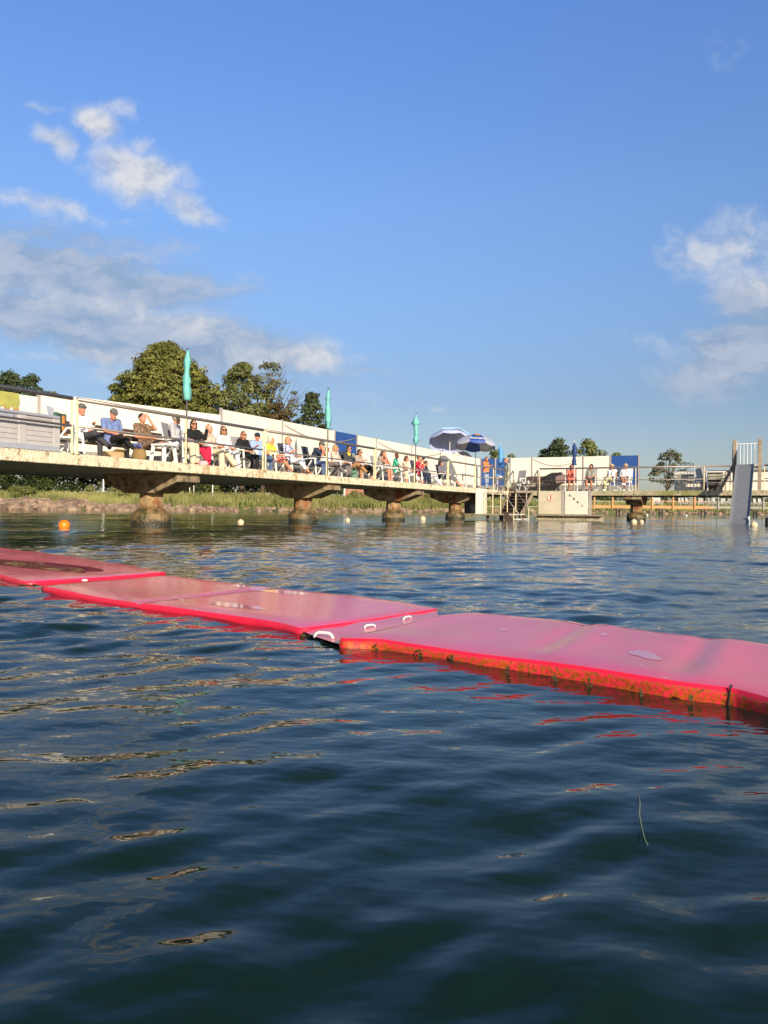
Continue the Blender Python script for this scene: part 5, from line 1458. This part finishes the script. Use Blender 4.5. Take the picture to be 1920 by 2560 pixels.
def tree(name, label, base, H, prof, n, per, leaf, crad, mt, seed, trunk_h=.3, lean=(0, 0), asym=1.0, bare=0, group=None, xs=1.0):
    """prof: (height fraction, radius fraction of H)"""
    r = random.Random(seed)
    t = thing(name, label, 'tree', base, 0, group)
    sp = []
    z0, z1 = prof[0][0], prof[-1][0]
    lob = [r.uniform(0, 6.28) for _ in range(4)]
    for i in range(n):
        h = z0 + (z1 - z0) * r.random() ** .9
        a = r.uniform(0, 2 * math.pi)
        R0 = interp(prof, h) * H * (1 + .13 * math.sin(3 * a + lob[0] + h * 9) + .10 * math.sin(5 * a + lob[1] - h * 14))
        q = math.sqrt(r.uniform(.25, 1)) 
        rad = max(.02 * H, R0 - crad * .6) * q
        cr = crad * r.uniform(.6, 1.25)
        sp.append(((math.cos(a) * rad * xs + lean[0] * h * H, math.sin(a) * rad + lean[1] * h * H, h * H), (cr, cr, cr * .72)))
    leaf_obj('crown', clumps(sp, per, seed), leaf, mt, t, seed)
    tb = MB(); tr = .022 * H
    tb.tube([(0, 0, -.3), (lean[0] * .1 * H, 0, trunk_h * H * .5), (lean[0] * .3 * H, 0, trunk_h * H), (lean[0] * .6 * H, 0, .62 * H)], [tr * 1.3, tr, tr * .85, tr * .35], 9)
    for i in range(9 + bare):
        c, _ = sp[r.randrange(n)] if i < 9 else max((sp[r.randrange(n)] for _ in range(3)), key=lambda s_: s_[0][0])
        h0 = H * r.uniform(trunk_h * .8, .55); p0 = Vector((lean[0] * h0 * .8, 0, h0)); c = Vector(c)
        mid = p0.lerp(c, .5) + Vector((0, 0, -.03 * H))
        tb.tube([p0, mid, c], [tr * .42, tr * .25, tr * .06], 6)
        for _ in range(3 if i >= 9 else 0):
            e = c + Vector((r.uniform(0, .14), r.uniform(-.05, .05), r.uniform(-.02, .10))) * H
            tb.tube([mid, mid.lerp(e, .5) + Vector((0, 0, .02 * H)), e], [tr * .16, tr * .1, tr * .03], 5)
    tb.build('trunk', m_bark, t, smooth=True)
    return t
def gbase(u, Y):
    o = Y - shoreY(u); p = at(u, Y); p.z = gz(o); return p
def htop(u, v, Y): return CAM_Z + (hor(u) - v) / F * Y - gz(Y - shoreY(u))
Y = 142
tree('lime_tree', 'very large dense olive green tree with a domed crown behind the long fence', gbase(396, Y), htop(430, 856, Y), [(.10, .47), (.28, .55), (.46, .48), (.62, .37), (.76, .28), (.88, .17), (.97, .05)], 860, 95, .62, 1.7, l_lime, 21, .16, lean=(.05, 0))
tree('broadleaf_tree', 'medium broad tree with a thin half bare right side, right of the big round tree', gbase(603, Y), htop(600, 914, Y), [(.12, .26), (.35, .34), (.58, .32), (.78, .23), (.92, .12), (1, .03)], 170, 80, .6, 1.5, l_mid, 22, .3)
tree('thin_tree', 'sparse greyish tree with bare twigs showing sky between them', gbase(655, Y + 3), htop(655, 909, Y + 3), [(.15, .22), (.42, .30), (.66, .29), (.86, .18), (1, .05)], 110, 46, .45, 1.1, l_airy, 23, .3, lean=(.05, 0), bare=22)
tree('young_tree', 'low rusty green bushy tree between the broad tree and the conifer', gbase(690, Y - 4), htop(690, 1010, Y - 4), [(.05, .42), (.4, .45), (.75, .28), (1, .06)], 80, 70, .5, 1.2, l_rust, 24, .2)
tree('conifer', 'dark pointed tree left of the second closed turquoise parasol', gbase(778, Y), htop(778, 988, Y), [(.05, .34), (.3, .34), (.55, .25), (.78, .14), (1, .02)], 150, 70, .5, 1.1, l_dark, 25, .2)
tree('dark_tree', 'dark green tree at the left edge rising above the railing', gbase(22, 150), htop(22, 938, 150), [(.2, .3), (.5, .33), (.75, .25), (.92, .13), (1, .03)], 150, 70, .6, 1.7, l_dark, 26, .3)
tree('dark_tree', 'dark green tree just right of the one at the left edge', gbase(72, 156), htop(66, 945, 156), [(.2, .2), (.5, .22), (.75, .18), (.92, .10), (1, .03)], 110, 70, .6, 1.5, l_dark, 27, .3)
tree('small_tree', 'tiny tree top peeping over the fence at the left, near the railing', gbase(124, 165), htop(124, 978, 165), [(.2, .12), (.6, .13), (.85, .08), (1, .02)], 40, 60, .6, 1.2, l_mid, 28, .3)
Y = 210
tree('round_tree', 'dark round tree left of the dark blue closed parasol', gbase(1388, Y), htop(1392, 1103, Y), [(.1, .30), (.4, .36), (.65, .28), (.85, .17), (1, .05)], 100, 80, .7, 1.7, l_dark, 31, .25, lean=(.04, 0))
tree('round_tree', 'dark low tree joined to the left of the round tree', gbase(1364, Y + 3), htop(1364, 1128, Y + 3), [(.1, .34), (.5, .34), (.8, .2), (1, .05)], 50, 70, .7, 1.5, l_dark, 32, .25)
tree('spreading_tree', 'spreading green tree right of the dark blue closed parasol', gbase(1468, Y), htop(1462, 1106, Y), [(.15, .30), (.4, .43), (.62, .38), (.85, .22), (1, .05)], 90, 80, .7, 1.6, l_mid, 33, .25)
tree('wind_bent_tree', 'pale open tree leaning right beyond the grey bench', gbase(1664, Y), htop(1668, 1130, Y), [(.35, .20), (.55, .44), (.75, .40), (.9, .26), (1, .06)], 42, 46, .6, 1.2, l_airy, 34, .25, lean=(.08, 0), bare=14)
tree('small_tree', 'small tree top behind the light blue parasol', gbase(1238, 200), htop(1236, 1128, 200), [(.3, .14), (.7, .22), (.9, .12), (1, .04)], 36, 60, .6, 1.2, l_mid, 35, .25)
tree('small_tree', 'tiny tree top over the fence right of the woman in the sage dress', gbase(1278, 205), htop(1278, 1137, 205), [(.3, .12), (.7, .18), (.9, .1), (1, .04)], 26, 60, .6, 1.1, l_mid, 36, .25)
tree('small_tree', 'low tree top just above the right blue panel', gbase(1540, 215), htop(1540, 1134, 215), [(.3, .2), (.7, .22), (.9, .12), (1, .04)], 36, 60, .6, 1.2, l_mid, 37, .25)

# a dense belt of bushes along the road behind the long jetty
sp = []
for _ in range(1300):
    u = rs.uniform(-900, 1180); o = rs.uniform(34, 44); h = (7.8 if u < 760 else 5.0) * rs.uniform(0, 1.0)
    p = shore(u, o); c = rs.uniform(1.0, 1.9); sp.append(((p.x, p.y, p.z + .3 + h * .9), (c * 1.15, c, c)))
o = leaf_obj('bush_belt', clumps(sp, 60, 41), .62, l_bush, None, 41); tag(o, 'dense dark green belt of bushes behind the shore road', 'bushes', kind='stuff')
sp = []
for _ in range(200):
    u = rs.uniform(1150, 2700); o = rs.uniform(40, 60); p = shore(u, o); c = rs.uniform(.8, 1.6); sp.append(((p.x, p.y, p.z + rs.uniform(.3, 2.4)), (c * 1.4, c, c * .8)))
o = leaf_obj('far_hedge', clumps(sp, 60, 42), .6, l_bush, None, 42); tag(o, 'low dark hedge far away under the right jetty', 'hedge', kind='stuff')
# single pale shrubs on the bank
for i, (u, o_, h, lab) in enumerate(((40, 9, 2.0, 'pale green shrub on the rocks at the left'), (70, 12, 1.7, 'feathery pale shrub beside the left rocks'), (225, 30, 1.5, 'rounded green shrub left of the white marker pole'), (288, 24, 1.6, 'small shrub just right of the white marker pole'), (305, 14, 1.3, 'small dark shrub left of the nearest pile'), (520, 18, 3.0, 'tall pale shrub behind the second marker pole'), (1065, 9, 2.2, 'dark green shrub between the last two piles'), (890, 10, 2.0, 'green shrub in front of the brick wall'), (930, 14, 2.2, 'leafy shrub right of the brick wall'), (690, 20, 2.2, 'small shrub left of the second pile'), (1020, 14, 2.4, 'bushy shrub beside the second brick wall'))):
    p = shore(u, o_); r = random.Random(50 + i)
    t = thing('shrub', lab, 'shrub', p, 0, 'shrubs on the far bank')
    sp = [((r.gauss(0, .35) * h * .6, r.gauss(0, .35) * h * .6, r.uniform(.15, .85) * h), (.32 * h, .32 * h, .26 * h)) for _ in range(14)]
    leaf_obj('foliage', clumps(sp, 50, 60 + i), .32, l_bushl if 'pale' in lab or 'leafy' in lab else l_mid, t, 60 + i)
# reeds and long grass
def blades(name, n, ur, orr, hr, mt, seed, w=.10):
    r = np.random.RandomState(seed); V = []
    for _ in range(n):
        u = r.uniform(*ur); o = r.uniform(*orr); p = shore(u, o); h = r.uniform(*hr); a = r.uniform(0, 6.28); lx, ly = r.normal(0, .18 * h, 2)
        dx, dy = math.cos(a) * w, math.sin(a) * w * .5
        V += [(p.x - dx, p.y - dy, p.z - .1), (p.x + dx, p.y + dy, p.z - .1), (p.x + dx * .2 + lx, p.y + ly, p.z + h), (p.x - dx * .2 + lx, p.y + ly, p.z + h)]
    b = MB(); b.v = V; b.f = [(i * 4, i * 4 + 1, i * 4 + 2, i * 4 + 3) for i in range(n)]; b.mi = [0] * n
    return b.build(name, mt, None, fix=False)
o = blades('reeds', 9000, (430, 1200), (1.5, 14), (.5, 1.5), l_reed, 1, .12); tag(o, 'pale yellow green reeds along the shore behind the piles', 'reeds', kind='stuff')
o = blades('long_grass', 8000, (-400, 480), (4, 24), (.25, .8), l_reed, 2, .13); tag(o, 'long grass on the bank above the boulders', 'grass', kind='stuff')
o = blades('bank_grass', 6000, (1200, 2400), (1.5, 20), (.3, 1.1), l_reed, 3, .16); tag(o, 'yellow green grass on the far bank under the right jetty', 'grass', kind='stuff')

# marker poles, brick walls, house, far boardwalk
def pole(u, Yo, v0, v1, r, label, mt=m_pole):
    p = shore(u, Yo); Y = p.y
    z1 = CAM_Z + (hor(u) - v0) / F * Y
    o = MB().cyl((0, 0, -.2), (0, 0, z1 - p.z), r, n=8).build('marker_pole', mt, None); o.location = p
    return tag(o, label, 'pole', 'thin poles along the shore')
pole(258, 24, 1178, 1221, .13, 'tall white marker pole between bushes on the shore, left of the nearest pile')
pole(531, 16, 1198, 1230, .10, 'pale pole standing in the reeds between the first two piles')
pole(474, 22, 1216, 1231, .07, 'short thin post right of the nearest pile cap')
pole(484, 22, 1211, 1231, .07, 'slightly taller thin post right of the nearest pile cap')
def wall(u0, u1, v, Yo, label):
    a, b = shore(u0, Yo), shore(u1, Yo); z1 = CAM_Z + (hor(u0) - v) / F * a.y
    o = thing('brick_wall', label, 'wall', (a + b) / 2, math.atan2((b - a).y, (b - a).x))
    L = (b - a).length; zz = z1 - (a + b).z / 2
    MB().box((0, 0, zz / 2 - .2), (L, .4, zz + .4)).build('brickwork', m_brick, o); MB().box((0, 0, zz + .06), (L + .2, .55, .12)).build('coping', m_conc, o)
    MB().box((-L / 2 + .1, -.23, zz / 2), (.25, .1, zz)).build('pier', m_whitep, o)
wall(858, 914, 1217, 18, 'pale red brick wall on the bank between the second and third piles')
wall(1037, 1082, 1229, 16, 'pale red brick wall on the bank right of the third pile')
hp = gbase(1154, 172); hs = thing('house', 'white gabled house with a dark roof just above the fence', 'house', hp, R(-24))
zr = CAM_Z + (hor(1160) - 1127) / F * 172 - hp.z
MB().prism([(-1.6, -3.2, 0), (1.6, -3.2, 0), (1.6, -3.2, zr - 1.5), (0, -3.2, zr - .15), (-1.6, -3.2, zr - 1.5)], (0, 6.5, 0)).build('wall', m_whitep, hs)
for s in (-1, 1):
    MB().prism([(0, -3.5, zr), (s * 2.0, -3.5, zr - 1.85), (s * 2.0, -3.5, zr - 2.0), (0, -3.5, zr - .15)], (0, 7, 0)).build('roof', m_roof, hs)

bw = thing('boardwalk', 'far wooden boardwalk with orange timber rails on dark piles under the right jetty', 'boardwalk', (0, 0, 0), 0)
def bwp(u, dY=0, z=0): 
    Y = 80 + (u - 1480) * .004 + dY; return Vector(((u - 960) / F * Y, Y, z))
zb = .98
def bplank(name, u0, u1, z, w, h, mt, dY=0):
    MB().bar(bwp(u0, dY, z), bwp(u1, dY, z), w, h).build(name, mt, bw)
bplank('deck', 1440, 1772, zb - .06, 1.8, .14, m_timber, .9); bplank('deck', 1772, 2300, zb - .06 + .02, 1.8, .14, m_tgrey, .9)
bplank('edge_board', 1440, 1772, zb - .02, .06, .30, m_timber); bplank('edge_board', 1772, 2300, zb + .02, .06, .22, m_tgrey)
for u in (1440, 1485, 1531, 1583, 1630, 1682, 1736): MB().bar(bwp(u, -.06, zb - .25), bwp(u, -.06, zb + 1.12), .24, .16).build('rail_post', m_timber, bw)
for u in (1795, 1848, 1908, 1960): MB().bar(bwp(u, -.06, zb - .25), bwp(u, -.06, zb + 1.1), .22, .16).build('rail_post', m_tgrey, bw)
bplank('rail', 1440, 1600, zb + .55, .05, .07, m_tgrey, -.05); bplank('rail', 1600, 1772, zb + .62, .05, .07, m_timber, -.05); bplank('rail', 1772, 2300, zb + .6, .05, .07, m_tgrey, -.05)
for u in (1545, 1652, 1757, 1888, 1990):
    for du in (-4, 4): MB().cyl(bwp(u + du, .1, -1), bwp(u + du, .1, zb - .12), .07, n=10).build('pile', m_black, bw)
    bplank('pile_cap', u - 10, u + 10, zb - .22, .4, .16, m_brown, .1)
pc = None; m_chairf = mat('dull_white_resin', (.42, .41, .37), .6)
def far_chair(u, label):
    global pc
    p = bwp(u, 2.6, zb + .02)
    if pc is None:
        pc = make_chair(label, 'white chairs on the far terrace', m_chairf, m_chairf); pc.location = p; pc.rotation_euler = (0, 0, R(180)); pc.name = 'terrace_chair'; t = pc
    else: t = dup(pc, p, R(180 + (u * 37) % 90 - 45), label, 'white chairs on the far terrace')
    t.scale = (.95,) * 3
for u in (1637, 1648, 1704, 1712, 1722, 1752, 1766, 1778, 1790, 1808, 1822, 1836, 1880, 1892, 1904): far_chair(u, 'small white chair on the far terrace behind the boardwalk')
o = MB().box((0, 0, 0), (60, 2.6, .1)).build('terrace', m_tgrey, None); o.location = bwp(1880, 3.2, zb - .07); o.rotation_euler = (0, 0, .004); tag(o, 'low timber terrace behind the far boardwalk carrying white chairs', 'terrace')

# ------------------------------------------------------------------ buoys and drifting things
def buoy(u, v, r_px, mt, label, Yf=None):
    vw = v + r_px * .6
    Y = F * CAM_Z / (vw - hor(u)) if Yf is None else Yf
    r = r_px / F * Y
    t = thing('buoy', label, 'buoy', at(u, Y, 0), 0, 'round marker buoys on the water')
    MB().ball((0, 0, r * .42), r, 20).build('float', mt, t, smooth=True)
    MB().lathe((0, 0, r * 1.36), [(r * .16, 0), (r * .14, r * .14), (r * .05, r * .18)], 10).build('cap', m_black if mt is m_orange else m_buoy, t, smooth=True)
    MB().tube([(r * .1 * math.cos(a), 0, r * 1.5 + r * .1 * math.sin(a)) for a in [i * math.pi / 6 for i in range(13)]], r * .03, 5).build('eye_ring', m_steel, t)
    return t
buoy(161, 1305, 14, m_orange, 'orange buoy floating left of the nearest pile', 16.4)
buoy(602, 1305, 8.5, m_buoy, 'cream buoy floating between the first and second piles')
buoy(869, 1300, 6.5, m_buoy, 'small cream buoy floating between the second and third piles')
buoy(1057, 1296, 7.5, m_buoy, 'cream buoy floating between the third and fourth piles')
buoy(1585, 1304, 7.5, m_buoy, 'pale buoy touching the left side of the right jetty pile')
buoy(1604, 1306, 5.5, m_buoy, 'small tan buoy in front of the right jetty pile', 31)
buoy(1885, 1311, 9, m_buoy, 'cream buoy floating right of the water slide')
buoy(1618, 1284, 2.6, m_white, 'tiny white buoy far off right of the jetty pile', 95)
buoy(1716, 1286, 2.6, m_white, 'tiny white buoy far off left of the water slide', 95)
t = thing('float_block', 'black plastic float block at the right edge of the picture', 'float', at(1934, 27, 0), R(-20))
MB().box((0, 0, .10), (.5, .5, .34)).build('block', m_black, t, bevel=.03)
for a in (-.2, .2): MB().cyl((a, -.2, .27), (a, -.2, .30), .04).build('lug', m_black, t)
p = [onz(u, v, .004) for u, v in ((1604, 1982), (1607, 2010), (1606, 2040), (1612, 2070), (1620, 2100), (1628, 2114))]
o = MB().tube(p, [.0006, .0009, .0010, .0009, .0007, .0004], 5).build('eelgrass_blade', mat('eelgrass', (.22, .28, .16), .5), None, smooth=True); tag(o, 'single pale blade of eelgrass floating in the near water', 'eelgrass')
